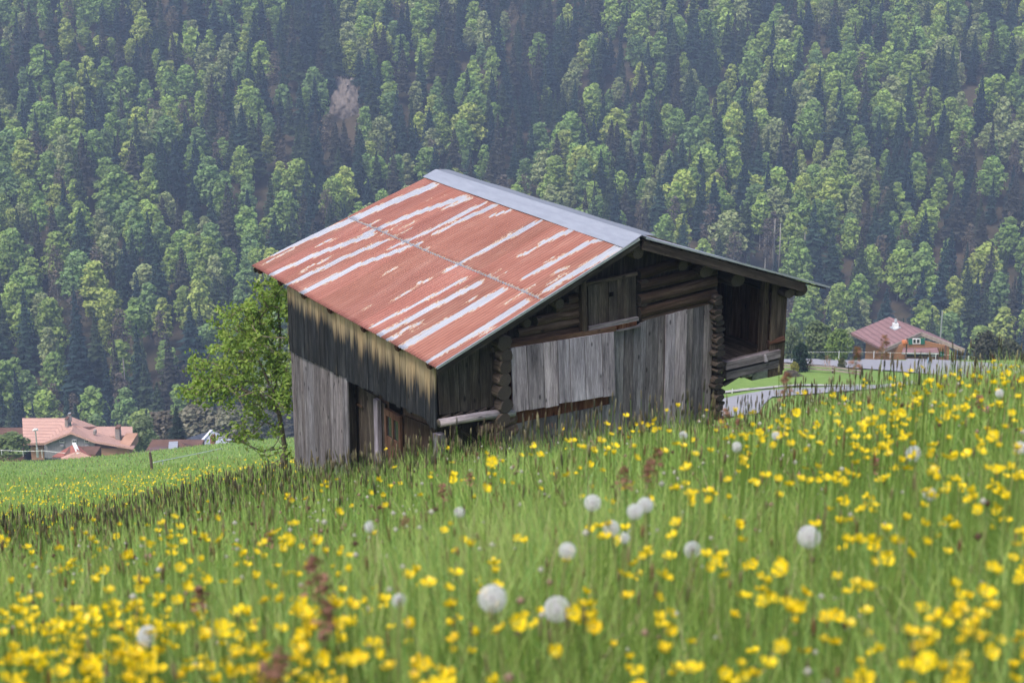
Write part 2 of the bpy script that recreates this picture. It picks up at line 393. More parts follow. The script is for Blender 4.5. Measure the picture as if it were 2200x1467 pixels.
# the wooded mountainside across the valley
HB = np.array([300, 330, 380, 450, 560, 660, 800, 1100]); HZ = np.array([-166, -154, -140, -121, -93, -60, 0, 190])
def hill(X, Y):
    X = np.asarray(X, float); Y = np.asarray(Y, float)
    return np.interp(Y-18*np.sin(X*.013+.6), HB, HZ) + 4*np.sin(X*.035)*np.sin(Y*.03)
def build_hill():
    m = mat('forest_floor', rough=1, spec=.05); o = tc(m)
    a = noise(m, o, .03, 5, .6); b = noise(m, o, .5, 5, .7)
    col = mixc(m, .5, ramp(m, a, [(.35, (.035, .04, .018)), (.7, (.11, .075, .05))]), ramp(m, b, [(.3, (.02, .025, .012)), (.75, (.12, .09, .065))]))
    L(m, col, bsdf(m).inputs['Base Color'])
    xs = np.linspace(-700, 700, 141); ys = np.linspace(300, 1100, 81); X, Y = np.meshgrid(xs, ys); Z = hill(X, Y)
    V = np.stack([X, Y, Z], 2).reshape(-1, 3); idx = np.arange(X.size).reshape(X.shape)
    Q = np.stack([idx[:-1, :-1], idx[:-1, 1:], idx[1:, 1:], idx[1:, :-1]], 2).reshape(-1, 4)
    tag(link('hillside', mesh_np('hillside', V, Q, mats=[m], smooth=True)), kind='structure')
build_hill()

# ------------------------------------------------------------------ roads and path (sheets following the ground)
def strip(name, top, bot, m, lift=.10, n=60):
    xs0 = max(top[0][0], bot[0][0]); V = []; R = 8
    tx = np.array(top); bx = np.array(bot)
    def along(a, t):
        s_ = np.r_[0, np.cumsum(np.hypot(*(np.diff(a, axis=0).T)))]; s_ /= s_[-1]
        return np.array([np.interp(t, s_, a[:, 0]), np.interp(t, s_, a[:, 1])])
    for t in np.linspace(0, 1, n):
        A = along(tx, t); B_ = along(bx, t)
        for r in np.linspace(0, 1, R):
            q = A*(1-r)+B_*r; g = ground_hit(q[0], q[1], 0, 60, 240)
            if g is None: g = P3(q[0], q[1], 178); g[2] = ground(g[0], g[1])
            V.append((g[0], g[1], g[2]+lift))
    idx = np.arange(n*R).reshape(n, R); Q = np.stack([idx[:-1, :-1], idx[:-1, 1:], idx[1:, 1:], idx[1:, :-1]], 2).reshape(-1, 4)
    return tag(link(name, mesh_np(name, V, Q, mats=[m], smooth=True)), kind='structure')
strip('road', [(1660, 773), (1735, 771), (1840, 769.5), (1990, 773), (2137, 782), (2230, 790)], [(1660, 778), (1735, 784), (1840, 793), (1888, 796), (2000, 806), (2137, 822), (2230, 832)], M_asphalt)
strip('road', [(1480, 884), (1530, 866), (1575, 853), (1642, 841), (1711, 836), (1810, 833), (1900, 828), (1960, 820)], [(1490, 905), (1560, 899), (1632, 890), (1640, 872), (1658, 855), (1750, 848), (1870, 838), (1975, 826)], M_asphalt)
strip('path', [(1530, 845), (1600, 837), (1711, 827.5), (1820, 829), (1860, 827)], [(1530, 850), (1600, 841), (1711, 830.5), (1820, 831.5), (1860, 829)], m_flat('pale_path', (.34, .32, .30), (.42, .40, .38), 1))

# ------------------------------------------------------------------ the barn
BA = .5782; BP = np.array([-1.2829, 27.5796, -8.8926]); BZ = 3.3       # near eave corner, and its height over the barn's base
bU = np.array([math.cos(BA), math.sin(BA), 0]); bV = np.array([-math.sin(BA), math.cos(BA), 0])
barn = empty('barn', BP-np.array([0, 0, BZ]), BA, 'old weathered grey timber barn with rusty red corrugated roof', 'barn')
def on_v(px, py, v):          # pixel -> barn (u, v, z) on the plane v = const
    d = ray(px, py); t = (np.dot(BP, bV)+v)/np.dot(d, bV); q = d*t-BP
    return np.array([q@bU, v, q[2]+BZ])
def on_u(px, py, u):
    d = ray(px, py); t = (np.dot(BP, bU)+u)/np.dot(d, bU); q = d*t-BP
    return np.array([u, q@bV, q[2]+BZ])
def proj_local(p):
    w = BP+bU*p[0]+bV*p[1]+np.array([0, 0, p[2]-BZ]); d = w[1]*cp-w[2]*sp; u = w[1]*sp+w[2]*cp
    return PW/2+w[0]*F/d, PH/2-u*F/d
rB = np.array([0, 0, BZ]); rC = on_v(1380, 512, 0); rE = on_v(1782, 619, 0)
rD = on_u(940, 371, rC[0]); rA = on_u(540, 572, 0)
rF = rE+np.array([0, (rA[1]+rD[1])/2, rA[2]-rB[2]-.62])
def roofL(a, s): return (rB*(1-a)+rA*a)*(1-s)+(rC*(1-a)+rD*a)*s
def roofR(a, s): return (rE*(1-a)+rF*a)*(1-s)+(rC*(1-a)+rD*a)*s
nL = np.cross(rC-rB, rA-rB); nL /= np.linalg.norm(nL); nL *= np.sign(nL[2])
nR = np.cross(rC-rE, rF-rE); nR /= np.linalg.norm(nR); nR *= np.sign(nR[2])
def roof_as(px, py):          # pixel -> (a, s) on the left slope
    d = ray(px, py); dl = np.array([d@bU, d@bV, d[2]]); o = np.array([-BP@bU, -BP@bV, -BP[2]+BZ])
    t = np.dot(rB-o, nL)/np.dot(dl, nL); q = o+dl*t
    a, s = .5, .5
    for _ in range(12):
        r = q-roofL(a, s); Ja = (roofL(a+1e-4, s)-roofL(a, s))/1e-4; Js = (roofL(a, s+1e-4)-roofL(a, s))/1e-4
        da = np.linalg.lstsq(np.stack([Ja, Js], 1), r, rcond=None)[0]; a += da[0]; s += da[1]
    return a, s
Z1 = lambda X, Y: (520+X/3.056, 340+Y/3.056)
Z2 = lambda X, Y: (1060+X/2.821, 480+Y/2.821)
STREAKS = [  # two ends with half-widths (metres across), strength
 (Z1(20, 715), Z1(640, 420), .10, .24, 1), (Z1(640, 420), Z1(1230, 150), .24, .30, 1),
 (Z1(810, 480), Z1(1130, 345), .05, .16, 1), (Z1(1130, 345), Z1(1430, 235), .16, .20, 1),
 (Z1(195, 770), Z1(500, 625), .05, .12, 1), (Z1(500, 625), Z1(830, 495), .12, .17, 1),
 (Z1(300, 835), Z1(640, 665), .05, .09, 1), (Z1(640, 665), Z1(915, 540), .09, .07, 1),
 (Z1(390, 890), Z1(760, 700), .12, .13, 1), (Z1(760, 700), Z1(1040, 590), .10, .12, 1),
 (Z1(985, 572), Z1(1200, 475), .02, .04, .9), (Z1(1200, 475), Z1(1560, 285), .03, .07, 1),
 (Z1(1390, 410), Z1(1640, 295), .06, .13, 1), (Z1(1340, 735), Z1(1640, 570), .02, .03, 1), (Z1(1640, 570), Z1(1935, 415), .03, .08, 1),
 (Z1(860, 1110), Z1(1470, 790), .015, .035, .85), (Z1(890, 1180), Z1(1230, 990), .07, .09, 1), (Z1(1230, 990), Z1(1545, 830), .10, .09, 1),
 (Z1(1040, 1260), Z1(1350, 1075), .12, .15, 1), (Z1(1350, 1075), Z1(1690, 885), .15, .16, 1),
 (Z1(1220, 1345), Z1(1850, 965), .015, .05, 1), (Z1(950, 1210), Z1(1020, 1175), .03, .03, .9), (Z1(1060, 1140), Z1(1160, 1090), .02, .03, .8),
 (Z1(1285, 1390), Z1(1960, 985), .035, .035, 1.3), (Z1(1940, 995), Z2(880, 120), .03, .04, 1.2),
 (Z2(200, 330), Z2(560, 130), .02, .07, .95), (Z2(330, 410), Z2(640, 210), .04, .10, .95), (Z2(500, 310), Z2(760, 150), .08, .16, 1),
 (Z2(300, 115), Z2(480, 35), .07, .13, .95), (Z2(540, 135), Z2(700, 90), .05, .14, .95), (Z2(20, 115), Z2(220, 0), .02, .05, .95),
 (Z2(-10, 600), Z2(190, 480), .02, .04, .9), (Z2(170, 190), Z2(215, 175), .05, .05, .8), (Z2(390, 300), Z2(430, 280), .04, .04, .8),
 (Z1(1260, 480), Z1(1340, 440), .04, .05, .8), (Z1(1100, 560), Z1(1160, 545), .05, .05, .8), (Z1(1660, 350), Z1(1740, 330), .07, .08, .9),
 (Z1(1340, 300), Z1(1480, 240), .05, .08, .8), (Z1(1170, 815), Z1(1220, 800), .03, .03, .8), (Z1(1840, 630), Z1(1890, 610), .03, .03, .85)]
LE = np.linalg.norm(rA-rB); SL = np.linalg.norm(rC-rB)
def corrugated(name, fn, nrm, s0, s1, a0, a1, lift, rust=True, tintseed=1, step=.12, pitch=.088, amp=.016):
    nw = int((a1-a0)*LE/pitch); na = nw*6+1; ns = max(4, int((s1-s0)*SL/step))
    A_, S_ = np.meshgrid(np.linspace(a0, a1, na), np.linspace(s0, s1, ns))
    ph = np.cos(2*math.pi*(A_*LE)/pitch)*amp
    r = np.random.default_rng(tintseed); sag = .012*np.sin(A_*9)+.008*np.sin(S_*14+A_*5)
    P = np.stack([(fn(a, s)) for a, s in zip(A_.ravel(), S_.ravel())]) + nrm[None]*(ph.ravel()+lift+sag.ravel()*.6)[:, None]
    k = np.floor(A_.ravel()*LE/.80+tintseed*.4).astype(int); tb = .86+.26*r.random(60)[k % 60]
    tint = np.stack([tb, tb*(.96+.08*r.random(60)[(k+7) % 60]), tb], 1)
    vl = .62+.38*(.5+.5*np.cos(2*math.pi*(A_.ravel()*LE)/pitch)); tint = tint*vl[:, None]   # groove shading painted into the tint: valleys darker than crests
    bare = np.zeros(A_.size) if rust else np.ones(A_.size)
    if rust:
        aa = A_.ravel()*LE; ss = S_.ravel()*SL
        for (p, q, w0, w1, st) in SEG:
            t = np.clip((ss-p[1])/(q[1]-p[1]+1e-6), 0, 1); ac = p[0]+(q[0]-p[0])*t; w = w0+(w1-w0)*t
            out = np.maximum(0, np.maximum(p[1]-ss, ss-q[1])); d = np.maximum(0, np.abs(aa-ac)-w*.37)/(.12)+out/.3
            bare = np.maximum(bare, st*np.clip(1-d, 0, 1))
        if s0 > .1: bare = np.maximum(bare, .72*(ss < s0*SL+.03))
    idx = np.arange(A_.size).reshape(A_.shape)
    Q = np.stack([idx[:-1, :-1], idx[:-1, 1:], idx[1:, 1:], idx[1:, :-1]], 2).reshape(-1, 4)
    Pb = P-nrm[None]*.003; n = len(P); V = np.concatenate([P, Pb]); E = []
    for e in (idx[0], idx[-1], idx[:, 0], idx[:, -1]): E.append(np.stack([e[:-1], e[1:], e[1:]+n, e[:-1]+n], 1))
    Q = np.concatenate([Q, (Q+n)[:, ::-1]]+E)
    uv = np.stack([A_.ravel()*LE, S_.ravel()*SL], 1)
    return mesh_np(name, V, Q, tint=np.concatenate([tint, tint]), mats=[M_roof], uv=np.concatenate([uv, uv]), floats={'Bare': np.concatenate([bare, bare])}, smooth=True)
SEG = []
for (p, q, w0, w1, st) in STREAKS:
    a0, s0 = roof_as(*p); a1, s1 = roof_as(*q)
    e0, e1 = (a0*LE, s0*SL), (a1*LE, s1*SL)
    SEG.append((e0, e1, w0, w1, st) if e0[1] < e1[1] else (e1, e0, w1, w0, st))
_r = np.random.default_rng(77)
for _ in range(38):            # small scratches and bare lines where the paint has flaked
    a_, s_, l_ = _r.uniform(.1, LE-.1), _r.uniform(.1, SL-.7), _r.uniform(.12, .9)*_r.random()
    SEG.append(((a_, s_), (a_+_r.uniform(-.01, .01), s_+l_), _r.uniform(.0, .01), _r.uniform(.0, .015), _r.uniform(.5, .72)))
SM = .5
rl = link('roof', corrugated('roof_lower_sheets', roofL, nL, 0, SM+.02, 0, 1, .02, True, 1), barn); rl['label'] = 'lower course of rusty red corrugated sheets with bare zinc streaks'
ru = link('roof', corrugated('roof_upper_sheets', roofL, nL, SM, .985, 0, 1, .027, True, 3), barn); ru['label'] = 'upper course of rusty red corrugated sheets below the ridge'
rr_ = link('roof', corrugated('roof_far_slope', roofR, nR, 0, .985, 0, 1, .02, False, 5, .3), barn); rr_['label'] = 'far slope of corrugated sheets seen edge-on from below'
# ridge flashing: two wings
mb = MB(); n_ = 26
for i in range(n_):
    a0, a1 = i/n_, (i+1)/n_+.002; a0 = a0-.003 if i == 0 else a0; a1 = a1+.003 if i == n_-1 else a1
    w = lambda a: .905+.02*a
    wob = lambda a: .012*math.sin(a*21)
    p = [roofL(a0, w(a0))+nL*(.055+wob(a0)*.3), roofL(a1, w(a1))+nL*(.055+wob(a1)*.3), roofL(a1, 1)+nL*.075, roofL(a0, 1)+nL*.075]
    q = [roofL(a0, 1)+nL*.075, roofL(a1, 1)+nL*.075]
    up = np.array([.32, 0, -.045])
    p2 = [q[0], q[1], q[1]+up+np.array([0, 0, wob(a1)*.5]), q[0]+up+np.array([0, 0, wob(a0)*.5])]
    for pp, mi in ((p, 0), (p2, 1)):
        pp = [x for x in pp]; uu = [(x[1], x[0]) for x in pp]
        mb.add(pp+[x-np.array([0, 0, .004]) for x in pp], [[0, 1, 2, 3], [7, 6, 5, 4], [0, 4, 5, 1], [2, 6, 7, 3]], [uu, uu[::-1], uu, uu], (1, 1, 1), mi)
mb.build('ridge_cap', [M_zinc, M_zinc2], barn)
# roof boarding underneath
mb = MB(); nb = 20
for fn, nn in ((roofL, nL), (roofR, nR)):
    for i in range(nb):
        s0, s1 = i/nb+.004, (i+1)/nb-.004; t = random.uniform(.7, 1.2)
        if i == 0: s0 = .012
        o0 = -nn*.012; o1 = -nn*.034
        ring = lambda a: [fn(a, s0)+o1, fn(a, s1)+o1, fn(a, s1)+o0, fn(a, s0)+o0]
        j = random.uniform(0, .004)
        mb.box8(ring(.004+j)+ring(.996), tint=(t, t, t))
mb.build('roof_boarding', M_dark, barn)
# rake boards along both gable ends of the roof
for nm, fn, nn, s0, s1, w, h, m_ in (('rake_board', roofL, nL, .0, .985, .035, .10, M_dark), ('rake_board', roofR, nR, .13, .985, .06, .17, M_dark)):
    for a in (.006, .99):
        mb = MB(); mb.beam(fn(a, s0)-nn*(.034+h/2), fn(a, s1)-nn*(.034+h/2), w, h, nn, (1, 1, 1)); mb.build(nm, m_, barn)
mb = MB(); mb.beam(roofL(.0, .0)+nL*.028+np.array([0, -.014, 0]), roofL(.0, .985)+nL*.028+np.array([0, -.014, 0]), .022, .045, nL); mb.build('edge_flashing', M_zinc, barn)
mb = MB(); mb.beam(roofR(.0, -.0)+nR*.02+np.array([0, -.012, 0]), roofR(.0, .985)+nR*.02+np.array([0, -.012, 0]), .016, .035, nR); mb.build('edge_flashing', M_zinc, barn)
# brackets (rotten rafter tails) under the left eave
for a in (.97, .84, .70, .55, .37, .2, .05):
    mb = MB(); mb.beam(roofL(a, .003)-nL*.085, roofL(a, .10)-nL*.085, .11, .085, nL, (.9, .7, .6)); mb.build('rafter_tail', M_brown, barn)

LU = .16; GV = float(on_u(935, 860, LU)[1])             # wall planes: gable at v = GV, long side at u = LU
UR = on_v(1688, 700, GV)[0]; UL = LU
UC1 = on_v(1088, 800, GV)[0]; UC2 = on_v(1546, 750, GV)[0]
VB = float(on_u(620, 700, LU)[1])
def ztop(u):                   # underside of the roof over the gable
    for fn in (roofL, roofR):
        pass
    if u < rC[0]: s = u/rC[0]; return roofL(.08, s)[2]-.07
    s = (rE[0]-u)/(rE[0]-rC[0]); return roofR(.08, s)[2]-.07
def tintr(lo=.75, hi=1.2, warm=0.0):
    t = random.uniform(lo, hi); w = random.uniform(-.04, .04)+warm; return (t*(1+w), t, t*(1-w))

def planks(pts_top, pts_bot, axisfun, n, th, m, name, tlo=.75, thi=1.2, gap=.006, ragged=.01, label=None, wearfn=None, sub=1, lean=0, endmat=None, jitter=.35):
    """vertical boards between a top and a bottom polyline given in wall coordinates (c, z)"""
    c0, c1 = pts_top[0][0], pts_top[-1][0]; mb = MB()
    cuts = np.linspace(0, 1, n+1); cuts[1:-1] += (np.random.default_rng(n).random(n-1)-.5)*jitter/n
    tx = [p[0] for p in pts_top]; tz = [p[1] for p in pts_top]; bx = [p[0] for p in pts_bot]; bz = [p[1] for p in pts_bot]
    sg = 1 if tx[-1] > tx[0] else -1
    it = lambda x: np.interp(x*sg, [q*sg for q in tx], tz); ib = lambda x: np.interp(x*sg, [q*sg for q in bx], bz)
    for i in range(n):
        ta, tb = c0+(c1-c0)*cuts[i]+sg*gap/2, c0+(c1-c0)*cuts[i+1]-sg*gap/2
        ba, bb = bx[0]+(bx[-1]-bx[0])*cuts[i]+sg*gap/2, bx[0]+(bx[-1]-bx[0])*cuts[i+1]-sg*gap/2
        rb = random.uniform(-ragged, ragged)*2; off = random.uniform(0, .012)
        z = [ib(ba)+rb, ib(bb)+rb+random.uniform(-ragged, ragged)*.6, it(tb), it(ta)]
        tn = tintr(tlo, thi); wo = random.uniform(-.16, .12)
        for k in range(sub):
            f0, f1 = k/sub, (k+1)/sub; L_ = lambda p, q, f: p+(q-p)*f
            lo = [(L_(ba, ta, f0), L_(z[0], z[3], f0)), (L_(bb, tb, f0), L_(z[1], z[2], f0))]
            hi = [(L_(ba, ta, f1), L_(z[0], z[3], f1)), (L_(bb, tb, f1), L_(z[1], z[2], f1))]
            R = lambda pr: [axisfun(pr[0][0], off, pr[0][1]), axisfun(pr[1][0], off, pr[1][1]), axisfun(pr[1][0], off-th, pr[1][1]), axisfun(pr[0][0], off-th, pr[0][1])]
            w = None
            if wearfn:
                w = [wearfn(*q)+wo for q in (lo[0], lo[1], lo[1], lo[0], hi[0], hi[1], hi[1], hi[0])]
            if k == 0: seed = random.getstate()
            else: random.setstate(seed)
            b0 = len(mb.uv); mb.box8(R(lo)+R(hi), tint=tn, wear=w)
            if k:      # keep the grain running through the pieces of one board
                dv = k*abs(z[3]-z[0])/sub
                for j in range(b0, len(mb.uv)): mb.uv[j] = [(a_, c_+dv) for a_, c_ in mb.uv[j]]
    o = mb.build(name, m, barn, wear=bool(wearfn))
    if label: o['label'] = label
    return o
gx = lambda v0: (lambda c, o, z: (c, v0-o, z))          # gable wall: boards stand proud towards -v
lx = lambda u0: (lambda c, o, z: (u0-o, c, z))          # side wall: boards stand proud towards -u
G2 = lambda px, py, v=GV: (lambda q: (q[0], q[2]))(on_v(px, py, v))
S2 = lambda px, py, u=LU: (lambda q: (q[1], q[2]))(on_u(px, py, u))

# long side: upper siding
top = [(GV-.02, roofL(0, .04)[2]-.05), (VB, roofL(1, .04)[2]-.05)]
bot = [S2(940, 927), S2(920, 917), S2(919, 905), S2(911, 901), S2(832, 859), S2(742, 813), S2(632, 757), S2(620, 752)]
bot[0] = (GV-.02, bot[0][1]); bot[-1] = (VB, bot[-1][1])
eave = lambda c: np.interp(c, [top[0][0], top[1][0]], [top[0][1], top[1][1]])
def wearf(c, z): return max(0.0, 1-max(0, (eave(c)-z)-.0)/np.interp(c, [0, 3, 5, 7.5], [.95, .85, .7, .6]))
planks(top, bot, lx(LU), 33, .03, M_side, 'siding', .8, 1.25, .008, .015, 'board siding, pale under the eave and black below', wearf, 7)
# lower far panel of grey boards
zb = -1.6
planks([S2(746, 812, LU+.03), (VB, S2(620, 750, LU+.03)[1])], [(S2(746, 900, LU+.03)[0], zb), (VB, zb)], lx(LU+.035), 13, .03, M_grey, 'wall_panel', .68, 1.1, .005, 0, 'grey vertical boards below the siding')
# corner post of the far end
mb = MB(); mb.box((LU+.07, VB-.16, zb), (LU+.22, VB-.02, eave(VB)-.02)); mb.build('post', M_grey, barn)
# recessed stable front
RU = LU+.34
mb = MB(); v0, v1 = GV+.1, VB
mb.box((RU+.06, v0, zb), (RU+.12, v1, 2.9)); mb.build('stable_wall', M_brown, barn)
def side_box(name, m, x0, y0, x1, y1, u, th, tint=(1, 1, 1), zlo=None, zhi=None, parent=barn):
    a = S2(x0, y0, u); b = S2(x1, y1, u); mb = MB()
    z0 = zlo if zlo is not None else min(a[1], b[1]); z1 = zhi if zhi is not None else max(a[1], b[1])
    mb.box((u, min(a[0], b[0]), z0), (u+th, max(a[0], b[0]), z1), tint); return mb.build(name, m, parent)
side_box('door_post', M_dark, 747, 815, 754, 1000, RU-.24, .14, zlo=zb)
planks([S2(806, 850, RU), S2(755, 822, RU)], [(S2(806, 850, RU)[0], S2(780, 975, RU)[1]), (S2(755, 822, RU)[0], S2(780, 975, RU)[1])], lx(RU), 3, .035, M_dark, 'door', 1.5, 2.3, .008, 0, 'dark grey plank stable door')
d_ = barn.children[-1]
mb = MB(); q = on_u(755, 862, RU-.06); mb.box((RU-.062, q[1]-.42, q[2]-.02), (RU-.04, q[1], q[2]+.02)); mb.build('hinge', M_brown, d_)
side_box('door_post', M_pale, 802, 856, 813, 976, RU-.10, .08, (.85, .85, .9), zlo=zb)
planks([S2(827, 868, RU), S2(813, 860, RU)], [(S2(827, 868, RU)[0], zb), (S2(813, 860, RU)[0], zb)], lx(RU), 2, .03, M_dark, 'wall_panel', 1.2, 1.6, .006, 0)
planks([S2(806, 850, RU-.02), S2(755, 822, RU-.02)], [(S2(806, 850, RU)[0], zb), (S2(755, 822, RU)[0], zb)], lx(RU+.03), 4, .03, M_dark, 'wall_panel', .9, 1.4, .006, 0)
# small glazed door
sd0, sd1 = S2(862, 892, RU-.02), S2(828, 878, RU-.02); mb = MB(); y0, y1 = sd0[0], sd1[0]; zt = S2(845, 884, RU)[1]; zw1 = S2(845, 897, RU)[1]; zw0 = S2(845, 941, RU)[1]
for (a, b, c, d) in ((y0, y0+.07, zb, zt), (y1-.07, y1, zb, zt), (y0+.07, y1-.07, zw1, zt), (y0+.07, y1-.07, zb, zw0), ((y0+y1)/2-.025, (y0+y1)/2+.025, zw0, zw1)):
    mb.box((RU-.05, a, c), (RU+.0, b, d), (1.2, 1.0, 1.0))
gd = mb.build('door', M_brown, barn); gd['label'] = 'small weathered door with two tall panes'
mb = MB(); mb.box((RU-.02, y0+.07, zw0), (RU-.012, y1-.07, zw1)); mb.build('window', M_glass, gd)
side_box('opening', M_black, 836, 862, 862, 892, RU+.02, .03, zlo=zt+.01, zhi=zt+.5)
planks([S2(930, 920, RU-.02), S2(863, 893, RU-.02)], [(S2(930, 920, RU)[0], zb), (S2(863, 893, RU)[0], zb)], lx(RU+.02), 6, .03, M_brown, 'wall_panel', .45, .7, .006, 0, 'dark red-brown boards beside the small door')
side_box('post', M_grey, 930, 930, 941, 1000, LU+.0, .16, (.8, .8, .85), zlo=zb)

# gable: dark backing wall
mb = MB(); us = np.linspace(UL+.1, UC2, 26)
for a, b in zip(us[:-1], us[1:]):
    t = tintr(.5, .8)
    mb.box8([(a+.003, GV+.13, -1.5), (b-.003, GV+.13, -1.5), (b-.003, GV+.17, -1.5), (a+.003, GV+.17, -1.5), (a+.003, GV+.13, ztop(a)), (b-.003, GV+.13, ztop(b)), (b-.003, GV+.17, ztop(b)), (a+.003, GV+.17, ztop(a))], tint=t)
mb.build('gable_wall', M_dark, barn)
# far gable and far side closing the volume
mb = MB(); us = np.linspace(UL+.05, UR-.05, 14)
for a, b in zip(us[:-1], us[1:]):
    mb.box8([(a, VB-.04, -1.5), (b, VB-.04, -1.5), (b, VB, -1.5), (a, VB, -1.5), (a, VB-.04, roofL(.9, a/rC[0])[2]-.1 if a < rC[0] else roofR(.9, (rE[0]-a)/(rE[0]-rC[0]))[2]-.1), (b, VB-.04, roofL(.9, b/rC[0])[2]-.1 if b < rC[0] else roofR(.9, (rE[0]-b)/(rE[0]-rC[0]))[2]-.1), (b, VB, roofL(.9, b/rC[0])[2]-.1 if b < rC[0] else roofR(.9, (rE[0]-b)/(rE[0]-rC[0]))[2]-.1), (a, VB, roofL(.9, a/rC[0])[2]-.1 if a < rC[0] else roofR(.9, (rE[0]-a)/(rE[0]-rC[0]))[2]-.1)], tint=tintr(.8, 1.1))
mb.build('gable_wall', M_grey, barn)
mb = MB(); mb.box((UC2-.1, GV+.18, -1.5), (UC2, VB-.05, ztop(UC2)-.05), (.6, .5, .45)); mb.build('log_wall', M_brown, barn)
# aisle boards at the left of the gable
pa = G2(945, 800); pb = G2(1074, 760)
planks([(UL+.03, ztop(UL+.03)+.0), (G2(1076, 760)[0], ztop(G2(1076, 760)[0]))], [G2(945, 893), G2(1076, 872)], gx(GV), 6, .03, M_dark, 'wall_panel', 1.0, 1.7, .008, .012, 'dark boards of the side aisle under the roof')
a = on_v(942, 909, GV-.1); b = on_v(1104, 884, GV-.1)
mb = MB(); mb.tube([a, (a+b)/2+np.array([0, 0, .012]), b], [.075, .08, .085], 10, (1.05, 1.05, 1.0), 0, 1, .06); mb.build('log', [M_pale, M_end], barn, smooth=True)
mb = MB()
for i in range(5):
    q = on_v(950+i*26, 899-i*4.6, GV-.05); mb.beam(q, q+np.array([.17, 0, .035+.0]), .05, .035, tint=(1.2, 1.2, 1.25))
mb.build('sill', M_dark, barn)
for (x, y, r) in ((1060, 915, .13), (1062, 938, .13), (1030, 925, .1)):
    q = on_v(x, y, GV-.1); mb = MB(); mb.tube([q, q+np.array([.5, .12, .03])], [r, r*.95], 9, (1.1, .95, .85), 0, 1, .1); mb.build('log', [M_log, M_end], barn)
a = on_v(985, 920, GV-.02); b = on_v(1040, 935, GV-.02); mb = MB(); mb.beam(a, b+np.array([.1, 0, -.3]), .05, .14, (0, 1, 0), (.9, .8, .7)); mb.build('brace', M_dark, barn)
# corner log ends (cross-wall logs), left stack
def log_end(px, py, r, v=GV-.22, ln=.5, t=1.0, e=(1, 1)):
    q = on_v(px, py, v); mb = MB(); k = 11; j = random.uniform(.85, 1.1)
    mb.tube([q, q+np.array([0, .03, 0]), q+np.array([0, ln, 0])], [r*.93, r, r*1.02], k, tintr(.8*t, 1.1*t), 0, 1, .15)
    ob = mb.build('log', [M_log, M_end], barn)
    if e != (1, 1):
        for vv in ob.data.vertices: vv.co.x = q[0]+(vv.co.x-q[0])*e[0]; vv.co.z = q[2]+(vv.co.z-q[2])*e[1]
    return ob
for i, (y, r) in enumerate(((737, .15), (765, .13), (790, .14), (817, .13), (845, .15), (873, .14), (903, .14), (935, .14), (962, .14))):
    log_end(1086+random.uniform(-3, 3), y, r, t=.75)
# right stack: thinner, split ragged ends
y = 640
while y < 905:
    r = random.uniform(.06, .10); log_end(1545+random.uniform(-3, 3)+(y-640)*.012, y, r, GV-.15+random.uniform(-.05, .05), .5, .5, (random.uniform(1.1, 1.6), random.uniform(.55, .9))); y += r*1.15*128
# horizontal wall logs, visible high on the gable
def wlog(x0, y0, x1, y1, r, v=GV+.06, m=M_brown, t=1.0):
    a = on_v(x0, y0, v); b = on_v(x1, y1, v); mb = MB(); c = (a+b)/2+np.array([0, 0, random.uniform(-.01, .02)])
    mb.tube([a, a*.75+b*.25, c, a*.25+b*.75, b], [r, r*.97, r*1.02, r*.98, r*1.0], 10, tintr(.85*t, 1.2*t), 0, 1, .045)
    return mb.build('log', [m, M_end], barn)
for (x0, y0, x1, y1, r, t) in ((1110, 716, 1250, 688, .085, 1.7), (1097, 736, 1250, 708, .075, 1.5), (1150, 690, 1250, 671, .09, 1.6), (1190, 665, 1250, 653, .085, 1.4), (1218, 645, 1250, 638, .08, 1.1),
                              (1371, 672, 1535, 632, .11, 1.1), (1371, 645, 1535, 604, .11, 1.2), (1371, 616, 1535, 580, .10, .8), (1371, 590, 1480, 560, .10, .55), (1375, 688, 1535, 650, .06, 1.3)):
    wlog(x0, y0, x1, y1, r, t=t*.62)
for (x, y) in ((1386, 606), (1383, 655)):
    log_end(x, y, .06, GV-.02, .3, .5, (1.5, .7))
# purlins carrying the roof
for (x, y, r, v, e) in ((1372, 543, .125, .12, (1, 1)), (1468, 571, .10, .28, (1.2, .8)), (1518, 583, .13, .2, (1.35, .75)), (1586, 602, .14, .25, (1.3, .85)), (1203, 653, .10, .26, (1, 1)), (1244, 623, .065, .3, (1, 1)), (1133, 695, .085, .3, (1, 1)), (1062, 752, .05, .3, (1, 1)),
                    (1722, 624, .13, .1, (1.3, .8)), (1697, 631, .10, .1, (1.4, .6))):
    q = on_v(x, y, v); ln = VB-v; mb = MB()
    mb.tube([q, q+np.array([0, .04, 0]), q+np.array([0, ln, (rD[2]-rC[2])*.9])], [r*.93, r, r], 12, (.9, .85, .8), 0, 1, .05)
    for i in range(len(mb.v)):
        mb.v[i] = (q[0]+(mb.v[i][0]-q[0])*e[0], mb.v[i][1], mb.v[i][2])
    mb.build('purlin', [M_dark if x > 1450 else M_log, M_end], barn)
